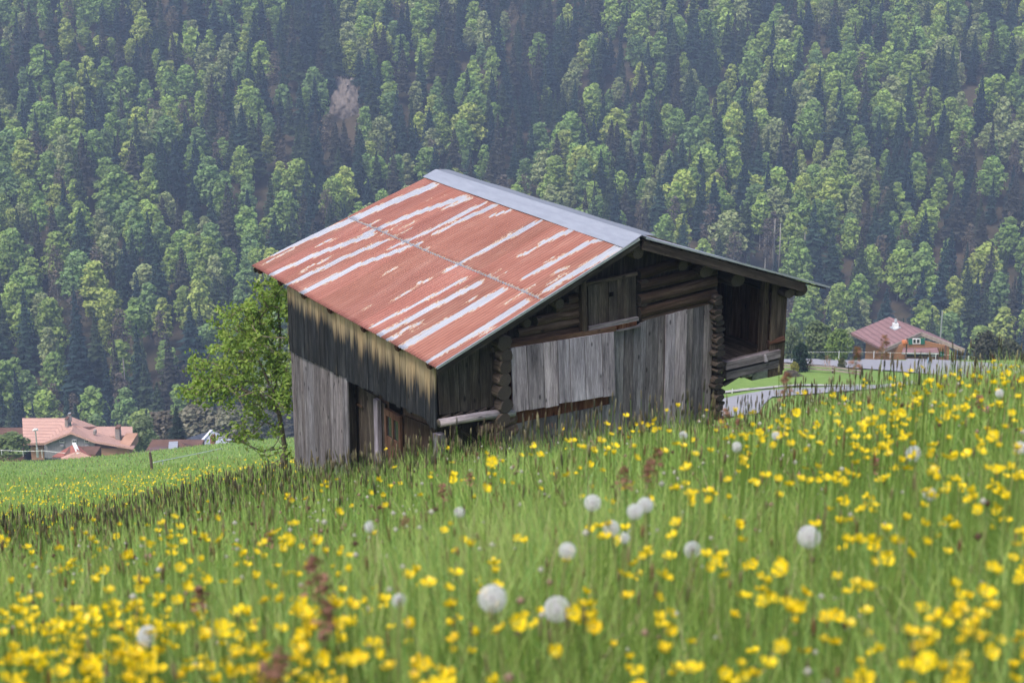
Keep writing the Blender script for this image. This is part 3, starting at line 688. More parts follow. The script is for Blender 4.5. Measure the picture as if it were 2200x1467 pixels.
# hatch with boards, lintel, sill and post
hv = GV+.02
hatch = planks([G2(1262, 606, hv), G2(1366, 584, hv)], [G2(1264, 712, hv), G2(1368, 692, hv)], gx(hv), 5, .03, M_dark, 'hatch', 1.4, 2.1, .008, 0, 'closed board hatch high in the gable')
q = on_v(1313, 632, hv-.035); mb = MB(); mb.box((q[0]-.05, hv-.045, q[2]-.04), (q[0]+.05, hv-.038, q[2]+.04)); mb.build('peep_hole', M_black, hatch)
mb = MB(); mb.beam(on_v(1255, 612, hv-.03), on_v(1368, 588, hv-.03), .05, .06, tint=(1.6, 1.5, 1.4)); mb.build('lintel', M_dark, barn)
mb = MB(); mb.beam(on_v(1264, 706, GV-.08), on_v(1370, 684, GV-.08), .07, .07, tint=(1, 1, 1)); mb.build('sill', M_grey, barn)
mb = MB(); mb.beam(on_v(1264, 724, GV-.07), on_v(1376, 700, GV-.07), .04, .035, tint=(.8, .8, .8)); mb.build('sill', M_grey, barn)
planks([G2(1264, 708, GV), G2(1368, 688, GV)], [G2(1264, 724, GV), G2(1368, 702, GV)], gx(GV), 5, .02, M_rust, 'wall_panel', 1.2, 1.7, .01, 0, 'strip of orange-brown wood below the hatch')
mb = MB(); a = on_v(1250, 598, GV-.06); b = on_v(1254, 728, GV-.06); mb.beam(b, a, .11, .12, (0, 1, 0), (1.2, 1.1, 1.0)); mb.build('post', M_dark, barn)
# cladding of the main wall
planks([G2(1312, 716), G2(1376, 700), G2(1377, 690), G2(1534, 651)], [(G2(1312, 716)[0], zb), (G2(1534, 651)[0], zb)], gx(GV), 9, .035, M_grey, 'wall_panel', .6, 1.35, .011, 0, 'tall grey weathered boards right of the shutter')
planks([G2(1430, 677, GV-.04), G2(1476, 664, GV-.04)], [(G2(1430, 677)[0]+.02, zb), (G2(1476, 666)[0], zb)], gx(GV-.05), 2, .02, M_pale, 'wall_panel', .8, .95, .007, .01, 'paler rough boards nailed over the cladding')
planks([G2(1098, 745), G2(1312, 716)], [(G2(1098, 745)[0], zb), (G2(1312, 716)[0], zb)], gx(GV+.03), 8, .03, M_rust, 'wall_panel', .8, 1.1, .006, 0, 'reddish boards exposed below the shutter')
planks([G2(1098, 912), G2(1312, 868)], [(G2(1098, 745)[0], zb), (G2(1312, 716)[0], zb)], gx(GV+.005), 9, .025, M_grey, 'wall_panel', .6, 1.2, .02, .06, 'ragged grey boards at the foot of the gable')
sh = planks([G2(1096, 748, GV-.16), G2(1319, 713, GV-.16)], [G2(1105, 890, GV-.2), G2(1325, 846, GV-.2)], gx(GV-.16), 7, .03, M_pale, 'shutter', .62, 1.15, .017, .014, 'pale grey board shutter hung over the gable wall')
mb = MB(); mb.beam(on_v(1085, 745, GV-.12), on_v(1322, 706, GV-.12), .05, .08, tint=(1.1, 1.0, .95)); mb.build('batten', M_brown, barn)
# gallery on the right
zf = on_v(1600, 776, GV)[2]-.02
mb = MB(); mb.box((UC2, GV+.06, zf-.12), (UR-.04, VB-.06, zf), (2.3, 2.2, 2.1)); mb.build('gallery_floor', M_dark, barn)
mb = MB(); a = on_v(1556, 785, GV-.02); b = on_v(1672, 758, GV-.02); mb.beam(a, b, .14, .16, tint=(1, .95, .95)); a2 = on_v(1556, 806, GV+.02); b2 = on_v(1668, 779, GV+.02); mb.beam(a2, b2, .14, .15, tint=(.75, .72, .72)); mb.build('gallery_beam', M_grey, barn)
mb = MB(); q = on_v(1647, 768, GV-.12); mb.box8([q+np.array(o) for o in ((-.03, 0, -.09), (.05, 0, -.09), (.05, .04, -.09), (-.03, .04, -.09), (-.06, 0, .06), (-.01, 0, .06), (-.01, .04, .06), (-.06, .04, .06))], tint=(1.3, 1.3, 1.3)); mb.build('peg', M_pale, barn)
mb = MB(); q = on_v(1553, 826, GV+.1); mb.beam(q, q+np.array([.36, 0, .12]), .1, .06, tint=(.6, .55, .55)); mb.build('bracket', M_grey, barn)
nb = 22; mb = MB()
for i in range(nb):
    a, b = GV+(VB-GV)*i/nb, GV+(VB-GV)*(i+1)/nb-.008; zt = ztop(UR)-.02+(i/nb)*(rF[2]-rE[2])
    mb.box((UR-.035, a, zf-.35), (UR, b, zt), tintr(.9, 1.7, .05))
mb.build('gallery_wall', M_brown, barn)
mb = MB(); q0 = on_v(1655, 640, GV); q1 = on_v(1687, 640, GV); mb.box((q0[0]+.02, GV-.03, zf-.42), (q1[0], GV, ztop(q1[0])-.02), (1.7, 1.55, 1.45)); mb.build('corner_board', M_dark, barn)
mb = MB(); q0 = on_v(1641, 700, GV+.15); mb.box((q0[0]-.06, GV+.1, zf), (q0[0]+.07, GV+.24, ztop(q0[0])-.1), (1.8, 1.7, 1.6)); mb.build('post', M_dark, barn)
mb = MB(); q0 = on_v(1566, 700, GV+1.6); mb.box((q0[0]-.06, GV+1.6, zf), (q0[0]+.07, GV+1.72, ztop(q0[0])-.2), (1.8, 1.6, 1.5)); mb.build('post', M_dark, barn)
mb = MB(); mb.tube([on_v(1650, 738, GV+.02), on_v(1684, 728, GV-.05)], [.06, .07], 8, (.8, .6, .6), 0, 1, .15); mb.build('rail_end', [M_brown, M_end], barn)
# stones and foot under the gallery
st = MB()
for (x, y, w, h) in ((1622, 800, .5, .16), (1600, 797, .3, .12), (1588, 800, .22, .1)):
    q = on_v(x, y, GV+1.2); st.box8([q+np.array(o)*np.array([w/2, .2, h/2]) for o in ((-1, -1, -1), (.9, -1, -1.1), (1, 1, -1), (-1, 1, -1), (-.9, -1, 1), (1, -1, .9), (.9, 1, 1), (-1, .9, 1))], tint=(1, 1, 1))
st.build('stone_footing', M_stone, barn)
mb = MB(); q = on_v(1650, 790, GV+1.2); mb.box((q[0]-.08, q[1]-.08, zf-.32), (q[0]+.08, q[1]+.08, zf-.12)); mb.build('post', M_dark, barn)
#@@PART2
# ------------------------------------------------------------------ leafy things
def quads_from(cen, ax, ay):
    """cen, ax, ay: (n,3) -> verts (4n,3), quads"""
    V = np.stack([cen-ax-ay, cen+ax-ay, cen+ax+ay, cen-ax+ay], 1).reshape(-1, 3)
    return V, np.arange(len(V)).reshape(-1, 4)
def rand_unit(r, n):
    v = r.normal(size=(n, 3)); return v/np.linalg.norm(v, axis=1, keepdims=True)
def leaves(r, cen, nrm, size, jit=.6, asp=.65):
    n = len(cen); d = nrm+rand_unit(r, n)*jit; d /= np.linalg.norm(d, axis=1, keepdims=True)
    a = np.cross(d, rand_unit(r, n)); a /= np.linalg.norm(a, axis=1, keepdims=True); b = np.cross(d, a)
    s = (size*(.6+.8*r.random(n)))[:, None]
    return quads_from(cen, a*s*.5, b*s*.5*asp)
def cone_trunk(h, r0, n=6, base=0.0):
    th = np.arange(n)*2*math.pi/n; V = [np.stack([np.cos(th)*r, np.sin(th)*r, np.full(n, z)], 1) for r, z in ((r0, base), (r0*.75, h*.4), (r0*.2, h*.97))]
    Q = [[l*n+k, l*n+(k+1) % n, (l+1)*n+(k+1) % n, (l+1)*n+k] for l in range(2) for k in range(n)]
    return np.concatenate(V), np.array(Q)
def conifer_crown(seed, h=20., R=3.0, levels=24, per=10, base=.10):
    r = np.random.default_rng(seed); V, Q, T = [], [], []; nv = 0
    for i in range(levels):
        f = (i+.5)/levels; z = h*(base+(1-base)*f); rad = R*((1-f)**.8)*(.85+.3*r.random())+.12
        m = max(5, int(per*(1-.45*f)))
        for k in range(m):
            th = 2*math.pi*(k+r.random()*.8)/m; rr = rad*(.72+.45*r.random()); w = rr*.30+.12; dr = rr*(.30+.2*r.random())
            c, s = math.cos(th), math.sin(th); zz = z+r.uniform(-.3, .3)
            for t0, t1, w0, w1 in ((0, .55, .5, 1), (.55, 1, 1, .15)):
                z0 = zz-dr*t0**1.3; z1 = zz-dr*t1**1.3+(.12*rr if t1 == 1 else 0)
                V += [(c*rr*t0-s*w*w0, s*rr*t0+c*w*w0, z0-.15*w), (c*rr*t0+s*w*w0, s*rr*t0-c*w*w0, z0-.15*w), (c*rr*t1+s*w*w1, s*rr*t1-c*w*w1, z1-.1*w), (c*rr*t1-s*w*w1, s*rr*t1+c*w*w1, z1-.1*w)]
                Q.append([nv, nv+1, nv+2, nv+3]); b = .75+.5*r.random(); T += [(b, b, b*1.0)]*4; nv += 4
            # hanging twigs
            for q in range(2):
                t = .35+.6*r.random(); a = th+r.uniform(-.25, .25); x, y = math.cos(a)*rr*t, math.sin(a)*rr*t; z0 = zz-dr*t; e = .28*w+.1
                V += [(x-s*e, y+c*e, z0), (x+s*e, y-c*e, z0), (x+s*e*.4, y-c*e*.4, z0-.8), (x-s*e*.4, y+c*e*.4, z0-.8)]
                Q.append([nv, nv+1, nv+2, nv+3]); b = .6+.5*r.random(); T += [(b, b, b)]*4; nv += 4
    return np.array(V), np.array(Q), np.array(T)
def leafy_crown(seed, h=18., R=4.2, base=.22, nl=26, per=60, size=.85, flat=.62, shape=1.0, gap=0.0):
    r = np.random.default_rng(seed); Vs, Qs, Ts = [], [], []; nv = 0; ch = h*(1-base)
    for i in range(nl):
        f = (i+.4)/nl; z = h*base+ch*(f**.9)*.93
        prof = min(1, (f+.04)/.28)**.6*max(.03, 1-f**(1.7*shape))**.55
        th = i*2.39996+r.uniform(-.5, .5); rad = R*prof*(.35+.45*r.random())
        c = np.array([math.cos(th)*rad, math.sin(th)*rad, z+r.uniform(-.6, .6)])
        lr = (.30*R+.22*R*r.random())*(.65+.5*prof); rz = lr*flat*(1+.4*r.random())
        m = int(per*(1-gap*r.random()))
        d = rand_unit(r, m); d[:, 2] = np.abs(d[:, 2])*np.where(r.random(m) < .72, 1, -1)
        rr = (.62+.42*r.random(m)**.5)[:, None]
        p = c+d*rr*np.array([lr, lr, rz])
        p[:, 2] -= .25*np.hypot(p[:, 0], p[:, 1])*r.random(m)*.5
        nrm = d*np.array([.5, .5, 1.0])+np.array([0, 0, .5])
        v, q = leaves(r, p, nrm, np.full(m, size), .75); b = .74+.5*r.random()
        t = b*(.8+.4*r.random(m)); t = np.stack([t*(1+.12*(r.random(m)-.4)), t, t*.95], 1)
        Vs.append(v); Qs.append(q+nv); Ts.append(np.repeat(t, 4, 0)); nv += len(v)
    return np.concatenate(Vs), np.concatenate(Qs), np.concatenate(Ts)
CON = [conifer_crown(s, 20, R, lv, p, b) for s, R, lv, p, b in ((1, 3.5, 22, 10, .12), (2, 4.3, 20, 10, .18), (3, 3.0, 24, 9, .08), (4, 3.9, 19, 11, .30))]
LEA = [leafy_crown(s, 18, R, b, nl, per, sz, fl, sh) for s, R, b, nl, per, sz, fl, sh in ((11, 4.8, .18, 30, 66, .8, .5, 1.0), (12, 3.9, .12, 28, 60, .75, .6, .9), (13, 5.6, .22, 34, 66, .85, .5, 1.15), (14, 3.5, .30, 22, 56, .75, .55, 1.0), (15, 4.5, .10, 32, 62, .8, .45, .8))]
BARE = [leafy_crown(s, 17, R, .3, 22, 34, .55, .8, 1.0, .4) for s, R in ((21, 3.2), (22, 2.6))]
def crown_mesh(name, cr, m=None): return mesh_np(name, cr[0], cr[1], tint=cr[2], mats=[m or M_leaf])
ME_CON = [crown_mesh('conifer_crown', c) for c in CON]; ME_LEA = [crown_mesh('leafy_crown', c) for c in LEA]; ME_BARE = [crown_mesh('bare_crown', c) for c in BARE]
def trunk_mesh(h, r0, m): v, q = cone_trunk(h, r0); return mesh_np('trunk', v, q, mats=[m], smooth=True)
ME_TC = trunk_mesh(19, .28, M_bark); ME_TL = trunk_mesh(14, .24, M_palebark)

# ------------------------------------------------------------------ the forest
PC = np.array([[.42, .68, .55, .8, .42, .8, .62, .3, .5, .28, .38], [.42, .32, .55, .85, .55, .85, .7, .42, .48, .35, .42], [.2, .5, .78, .8, .42, .4, .5, .55, .5, .3, .45],
               [.25, .3, .35, .72, .5, .3, .3, .55, .4, .25, .4], [.35, .2, .55, .6, .5, .5, .5, .6, .5, .4, .45], [.75, .45, .55, .5, .5, .5, .5, .5, .45, .5, .5]])
def pcon(px, py):
    x = np.clip(px/200-.5, 0, 9.999); y = np.clip(py/150-.5, 0, 4.999); i = x.astype(int); j = y.astype(int); a = x-i; b = y-j
    return (PC[j, i]*(1-a)+PC[j, i+1]*a)*(1-b)+(PC[j+1, i]*(1-a)+PC[j+1, i+1]*a)*b
def to_px(P):
    d = P[:, 1]*cp-P[:, 2]*sp; u = P[:, 1]*sp+P[:, 2]*cp; return PW/2+P[:, 0]*F/d, PH/2-u*F/d
def forest():
    r = np.random.default_rng(42); pts = []; cell = {}
    for _ in range(90000):
        Y = r.uniform(338, 700); X = r.uniform(-.40, .40)*Y
        mind = 5.1+1.4*r.random(); key = (int(X//8), int(Y//8)); ok = True
        for dx in (-1, 0, 1):
            for dy in (-1, 0, 1):
                for q in cell.get((key[0]+dx, key[1]+dy), ()):
                    if (q[0]-X)**2+(q[1]-Y)**2 < mind*mind: ok = False; break
        if ok: cell.setdefault(key, []).append((X, Y)); pts.append((X, Y))
    P = np.array(pts); Z = hill(P[:, 0], P[:, 1]); P = np.column_stack([P, Z])
    px, py = to_px(P+np.array([0, 0, 9.])); k = P[:, 0]/P[:, 1]
    # clearings: the rock scar and a few bare patches
    keep = np.ones(len(P), bool)
    for cx_, cy_, rx, ry in ((742, 225, 42, 60), (2095, 165, 45, 34), (1640, 560, 50, 40), (1935, 640, 36, 60), (385, 900, 60, 30)):
        keep &= ~(((px-cx_)/rx)**2+((py-cy_)/ry)**2 < 1)
    P, px, py = P[keep], px[keep], py[keep]; n = len(P)
    nz = .16*np.sin(px*.021+py*.013)+.14*np.sin(px*.011-py*.027+2)+.1*np.sin(px*.05+py*.043)
    con = r.random(n) < np.clip(pcon(px, py)*.86+nz, .05, .93)
    bare = (~con) & (r.random(n) < np.where((px > 1500) & (py > 480) | (px < 520) & (py > 700), .30, .07))
    h = np.where(con, r.uniform(14, 23, n), r.uniform(10, 18.5, n))*np.interp(P[:, 1], [340, 700], [1.02, .86])
    # visible ones: nothing nearer stands in front of the upper part
    top = to_px(P+np.column_stack([np.zeros(n), np.zeros(n), h]))
    def inside(px, py):  # behind the barn's outline
        roof = np.interp(px, [540, 940, 1380, 1780], [572, 370, 512, 618], left=9e9, right=9e9)
        return (py > roof-0)
    vis = (px > -20) & (px < PW+20) & (top[1] > -60) & ~inside(px, top[1]) & (top[1] < 960)
    tv = r.random(n)
    cc = np.array([[.040, .074, .052], [.028, .054, .052], [.060, .088, .044], [.070, .070, .050]]); lc = np.array([[.28, .37, .10], [.22, .32, .095], [.35, .41, .11], [.27, .31, .145], [.18, .27, .105]])
    bc = np.array([[.15, .125, .095], [.12, .10, .085]])
    ic = r.integers(0, 4, n); il = r.choice(5, n, p=[.3, .27, .15, .14, .14]); ib = r.integers(0, 2, n)
    col = np.where(con[:, None], cc[ic], np.where(bare[:, None], bc[ib], lc[il]))*(.85+.3*tv)[:, None]
    rot = r.uniform(0, 2*math.pi, n); var = r.integers(0, 4, n); var5 = r.integers(0, 5, n); wid = r.uniform(.85, 1.2, n)
    CN = ['dark green conifer', 'blue-black conifer', 'olive dark conifer', 'brown-tinged dark conifer']
    LN = ['fresh green beech-like tree', 'mid green leafy tree', 'bright yellow-green leafy tree', 'dull olive leafy tree', 'deep green leafy tree']
    BN = ['greyish brown half-bare tree', 'grey-brown leafless tree']
    def zone(x, y):
        if x < 560: a = 'at the far left' if x < 280 else 'left of the barn'
        elif x < 1000: a = 'above the barn roof\'s left half'
        elif x < 1400: a = 'above the barn roof\'s right half'
        elif x < 1780: a = 'above the barn\'s gallery'
        else: a = 'above the brown-roofed chalet'
        if y < 180: b = 'at the picture\'s top edge'
        elif y < 400: b = 'high on the slope'
        elif y < 600: b = 'half way down the slope'
        elif y < 740: b = 'low on the slope'
        else: b = 'at the foot of the wood'
        return b+', '+a
    for kind, sel in (('conifer', con), ('leafy', ~con)):
        ii = np.where(sel & vis)[0]; ii = ii[np.argsort(P[ii, 1]-h[ii]*6)][:300]; ind = set(ii.tolist())
        for i in ii:
            i = int(i); s = h[i]/20. if con[i] else h[i]/18.
            nm = CN[ic[i]] if con[i] else (BN[ib[i]] if bare[i] else LN[il[i]]); lab = nm+' '+zone(px[i], top[1][i]); 
            o = empty('conifer_tree' if con[i] else ('bare_tree' if bare[i] else 'broadleaf_tree'), P[i]-np.array([0, 0, .4]), rot[i], lab, 'tree', 'mountainside trees: '+lab); o.scale = (s*wid[i], s*wid[i], s)
            link('trunk', ME_TC if con[i] else ME_TL, o)
            c = link('crown', ME_CON[var[i]] if con[i] else (ME_BARE[ib[i]] if bare[i] else ME_LEA[var5[i]]), o); c.color = (*col[i], 1)
        Vs, Qs, Ts = [], [], []; nv = 0
        for i in np.where(sel)[0]:
            if int(i) in ind: continue
            if px[i] < -350 or px[i] > PW+350 or top[1][i] < -260: continue
            cr = CON[var[i]] if con[i] else (BARE[ib[i]] if bare[i] else LEA[var5[i]]); s = h[i]/20. if con[i] else h[i]/18.
            c_, s_ = math.cos(rot[i]), math.sin(rot[i]); V = cr[0]*np.array([s*wid[i], s*wid[i], s])
            Vs.append(np.column_stack([V[:, 0]*c_-V[:, 1]*s_, V[:, 0]*s_+V[:, 1]*c_, V[:, 2]])+P[i]); Qs.append(cr[1]+nv); Ts.append(cr[2]*col[i]); nv += len(V)
        me = mesh_np(kind+'_forest', np.concatenate(Vs), np.concatenate(Qs), tint=np.concatenate(Ts), mats=[M_leaf])
        tag(link('conifer_forest' if kind == 'conifer' else 'broadleaf_forest', me), 'rest of the dark conifer wood on the mountainside' if kind == 'conifer' else 'rest of the green broadleaf wood on the mountainside', 'forest', kind='stuff')
forest()
# bare pale trunks standing in the openings of the wood
for i, (x, y0, y1) in enumerate(((1648, 500, 575), (1660, 470, 585), (1672, 480, 590), (1690, 465, 580), (1706, 480, 585), (1640, 480, 560), (1725, 500, 590), (1105, 150, 200), (2060, 110, 160), (272, 770, 880), (2016, 625, 696))):
    lo = P3(x, y1, 400); Y = 400
    for Y in range(340, 700):
        q = P3(x, y1, Y)
        if hill(q[0], q[1]) > q[2]: break
    top = P3(x, y0, Y); m = (top[2]-q[2])
    mb = MB(); mb.tube([(0, 0, -1.0), (.1, 0, m*.5), (0, 0, m)], [.24, .2, .1], 6)
    tag(mb.build('leafless_tree', M_palebark, loc=q, smooth=True), 'thin pale bare trunk standing in a gap of the wood', 'tree', 'bare pale trunks in the wood')

# rock scar in the wood
def rock(name, cx_, cy_, w, hgt, Y, m, label, seed, cat='rock'):
    r = np.random.default_rng(seed); n = 22; q = P3(cx_, cy_, Y); 
    xs, zs = np.meshgrid(np.linspace(-1, 1, n), np.linspace(-1, 1, n)); rad = np.hypot(xs, zs)
    V = []; 
    for x, z in zip(xs.ravel(), zs.ravel()):
        e = 1-min(1, math.hypot(x, z)); V.append((q[0]+x*w*(1-.25*z)+.5*math.sin(z*5+seed), q[1]+z*hgt*1.1-1.0-3.5*e**.5-1.4*r.random()**2-1.2*abs(math.sin(x*3+z*2)), q[2]+z*hgt+r.random()*1.2))
    idx = np.arange(n*n).reshape(n, n); Q = np.stack([idx[:-1, :-1], idx[:-1, 1:], idx[1:, 1:], idx[1:, :-1]], 2).reshape(-1, 4)
    return tag(link(name, mesh_np(name, np.array(V), Q, mats=[m])), label, cat)
M_rock = m_flat('pale_rock', (.09, .075, .065), (.20, .17, .15), .5, .95)
def hitY(x, y):
    for Y in range(335, 800):
        q = P3(x, y, Y)
        if hill(q[0], q[1]) > q[2]: return Y
    return 600
rock('rock_outcrop', 742, 215, 5.0, 6.0, hitY(742, 215)-3, M_rock, 'pale bare rock face in a gap high in the wood', 3)

# ------------------------------------------------------------------ single trees and shrubs near the houses
def lone(name, label, px, pyb, Y, hpx, mesh, mh, col, wid=1.0, trunk=None, cat='tree', group=None):
    q = P3(px, pyb, Y); s = (hpx*Y/F/math.cos(PITCH)*1.03)/mh
    o = empty(name, q, random.uniform(0, 6), label, cat, group); o.scale = (s*wid, s*wid, s)
    if trunk: link('trunk', trunk, o)
    c = link('crown', mesh, o); c.color = (*col, 1); return o
ME_SPR = crown_mesh('spruce_crown', conifer_crown(77, 20, 6.2, 30, 14, .02))
lone('spruce_tree', 'dark spruce standing alone behind the slate-roofed house', 383, 962, 225, 96, ME_SPR, 20, (.028, .045, .03), .9, ME_TC)
ME_BUSH = [crown_mesh('bush_crown', leafy_crown(s, 10, 5.6, .0, 26, 90, .75, .8, 1.0)) for s in (31, 32, 33)]
for (x, yb, Y, hp, w, col, nm, lab) in (
  (22, 975, 222, 44, 2.0, (.16, .22, .075), 'bush', 'green bush against the farmhouse\'s low left roof'),
  (310, 965, 240, 74, .8, (.19, .25, .12), 'bush', 'round grey-green tree right behind the pink-roofed farmhouse'),
  (345, 960, 262, 78, 1.2, (.15, .13, .10), 'bush', 'brownish scrub between farmhouse and dark spruce'),
  (425, 950, 262, 84, 1.3, (.20, .19, .14), 'bush', 'grey-brown scrub right of the dark spruce'),
  (500, 955, 262, 84, 1.2, (.19, .19, .135), 'bush', 'grey-green scrub behind the pale-roofed house'),
  (545, 950, 270, 75, 1.1, (.10, .11, .08), 'bush', 'grey-green scrub seen through the tree beside the barn'),
  (335, 975, 218, 26, 1.3, (.10, .17, .04), 'bush', 'small green shrub beside the brown hipped roof'),
  (1718, 800, 148, 62, .62, (.012, .032, .016), 'yew_bush', 'dark green rounded yew on the lawn right of the barn'),
  (1808, 789, 150, 20, .9, (.09, .10, .03), 'bush', 'small clipped olive bush beside the road'),
  (1707, 797, 146, 20, .9, (.26, .25, .05), 'bush', 'small yellow-green shrub in front of the dark yew'),
  (1700, 812, 143, 16, 2.2, (.13, .11, .09), 'bush', 'low greyish heather patch in front of the dark yew'),
  (1800, 768, 205, 62, .9, (.16, .23, .06), 'bush', 'bright green bush left of the brown-roofed chalet'),
  (1755, 770, 215, 80, .9, (.14, .19, .08), 'bush', 'pale green bushy tree behind the dark yew'),
  (1700, 772, 212, 70, .7, (.13, .17, .08), 'bush', 'pale green tree beside the gallery wall of the barn'),
  (2115, 790, 185, 76, .85, (.06, .065, .045), 'bush', 'dark brown-green shrub right of the chalet'),
  (2165, 790, 190, 60, .9, (.08, .09, .05), 'bush', 'grey-green shrub at the right edge above the meadow'),
  (2225, 792, 190, 66, .9, (.05, .065, .04), 'bush', 'dark shrub cut by the right picture edge')):
    lone(nm, lab, x, yb, Y, hp, ME_BUSH[int(x) % 3], 10, col, w, None, 'bush')
ME_TWIG = crown_mesh('twiggy_crown', leafy_crown(41, 10, 4.5, .1, 16, 30, .45, 1.0, 1.0, .5))
for i, (x, yb, hp, w, col, lab) in enumerate(((1742, 797, 26, .6, (.16, .09, .07), 'reddish bare shrub right of the dark yew'), (1776, 797, 34, .7, (.30, .15, .08), 'orange-brown bare shrub between yew and clipped bush'))):
    lone('bare_shrub', lab, x, yb, 147, hp, ME_TWIG, 10, col, w, ME_TL, 'shrub')

# ------------------------------------------------------------------ the tree beside the barn
def branch_tree():
    r = np.random.default_rng(5); base = P3(606, 1000, 35.2); base[2] = ground(base[0], base[1])-.1
    pts = []
    for (cx_, cy_, rx, ry, n) in ((575, 660, 50, 55, 60), (520, 690, 60, 50, 55), (560, 760, 70, 60, 90), (470, 790, 70, 45, 60), (440, 840, 50, 26, 36), (530, 850, 60, 40, 44), (600, 830, 26, 60, 40), (640, 812, 28, 26, 8), (560, 930, 60, 40, 30), (500, 945, 50, 16, 10), (600, 640, 22, 40, 22), (590, 980, 30, 26, 16)):
        for _ in range(n):
            a = r.uniform(0, 2*math.pi); s = math.sqrt(r.random()); x, y = cx_+rx*s*math.cos(a), cy_+ry*s*math.sin(a)
            Y = 35.2+r.normal()*.75; 
            if x > 612: Y = 33.2
            pts.append(P3(x, y, Y))
    nodes = [base]; par = [-1]
    trunk = [P3(612, 960, 35.2), P3(606, 925, 35.2), P3(600, 890, 35.1), P3(588, 850, 35.2), P3(580, 800, 35.3), P3(585, 740, 35.2)]
    for t in trunk: nodes.append(t); par.append(len(nodes)-2)
    for f, chain in ((3, ((560, 850), (520, 838), (480, 828), (450, 832))), (4, ((560, 780), (535, 745), (515, 700))), (2, ((570, 905), (545, 930), (520, 950))), (4, ((600, 780), (602, 720), (598, 660))), (1, ((590, 965), (560, 968), (520, 950), (488, 948)))):
        p = f
        for c in chain: nodes.append(P3(c[0], c[1], 35.2+r.normal()*.3)); par.append(p); p = len(nodes)-1
    pts.sort(key=lambda p: min(np.linalg.norm(p-n_) for n_ in nodes)); tips = []
    for p in pts:
        N_ = np.array(nodes); d = np.linalg.norm(N_-p, axis=1)+np.maximum(0, N_[:, 2]-p[2])*.6; j = int(d.argmin())
        v = p-nodes[j]; L_ = np.linalg.norm(v); prev = j; steps = max(1, int(L_/.28)); off = rand_unit(r, 1)[0]*L_*.12
        for k in range(1, steps+1):
            t = k/steps; nodes.append(nodes[j]+v*t+off*math.sin(math.pi*t)+rand_unit(r, 1)[0]*.02+np.array([0, 0, -.05*math.sin(math.pi*t)*L_])); par.append(prev); prev = len(nodes)-1
        tips.append(prev)
    n = len(nodes); rad = np.zeros(n); rad[:] = 0
    kids = [[] for _ in range(n)]
    for i in range(1, n): kids[par[i]].append(i)
    for i in sorted(range(n), key=lambda i: -i):
        pass
    order = []; stack = [0]
    while stack: i = stack.pop(); order.append(i); stack += kids[i]
    for i in reversed(order): rad[i] = .0065 if not kids[i] else (sum(rad[c]**2.35 for c in kids[i]))**(1/2.35)
    rad *= .16/max(rad[0], 1e-6) if rad[0] > .16 else 1; rad = np.maximum(rad, .0075)
    o = empty('tree', base, 0, 'gnarled spring-green leafy tree at the barn\'s far left corner', 'tree')
    mb = MB(); mt = MB()
    for i in range(1, n):
        tgt = mb
        tgt.tube([nodes[par[i]]-base, nodes[i]-base], [rad[i]*1.05 if par[i] else .17, rad[i]], 6 if rad[i] > .03 else 4, cap=False)
    mb.build('trunk', M_bark2, o, smooth=True)
    cen = []; tset = set(tips)
    for i in range(7, n):
        if rad[i] < .028:
            m = r.poisson(24 if i in tset else 9) if nodes[i][2] > P3(600, 940, 35)[2] else r.poisson(.8)
            cen.append(nodes[i]-base+rand_unit(r, m)*(r.random((m, 1))*.17+.02))
    cen = np.concatenate(cen); m = len(cen)
    v, q = leaves(r, cen, np.tile(np.array([0, -.3, .8]), (m, 1)), np.full(m, .062), .9, .6)
    b = .7+.6*r.random(m); t = np.stack([.16*b*(1+.25*r.random(m)), .255*b, .05*b], 1)
    c = link('crown', mesh_np('tree_leaves', v, q, tint=np.repeat(t, 4, 0), mats=[M_leaf]), o); c.color = (1, 1, 1, 1)
M_bark2 = m_flat('pale_twigs', (.10, .075, .055), (.20, .165, .13), 14, stretch=(1, 1, .3))
branch_tree()

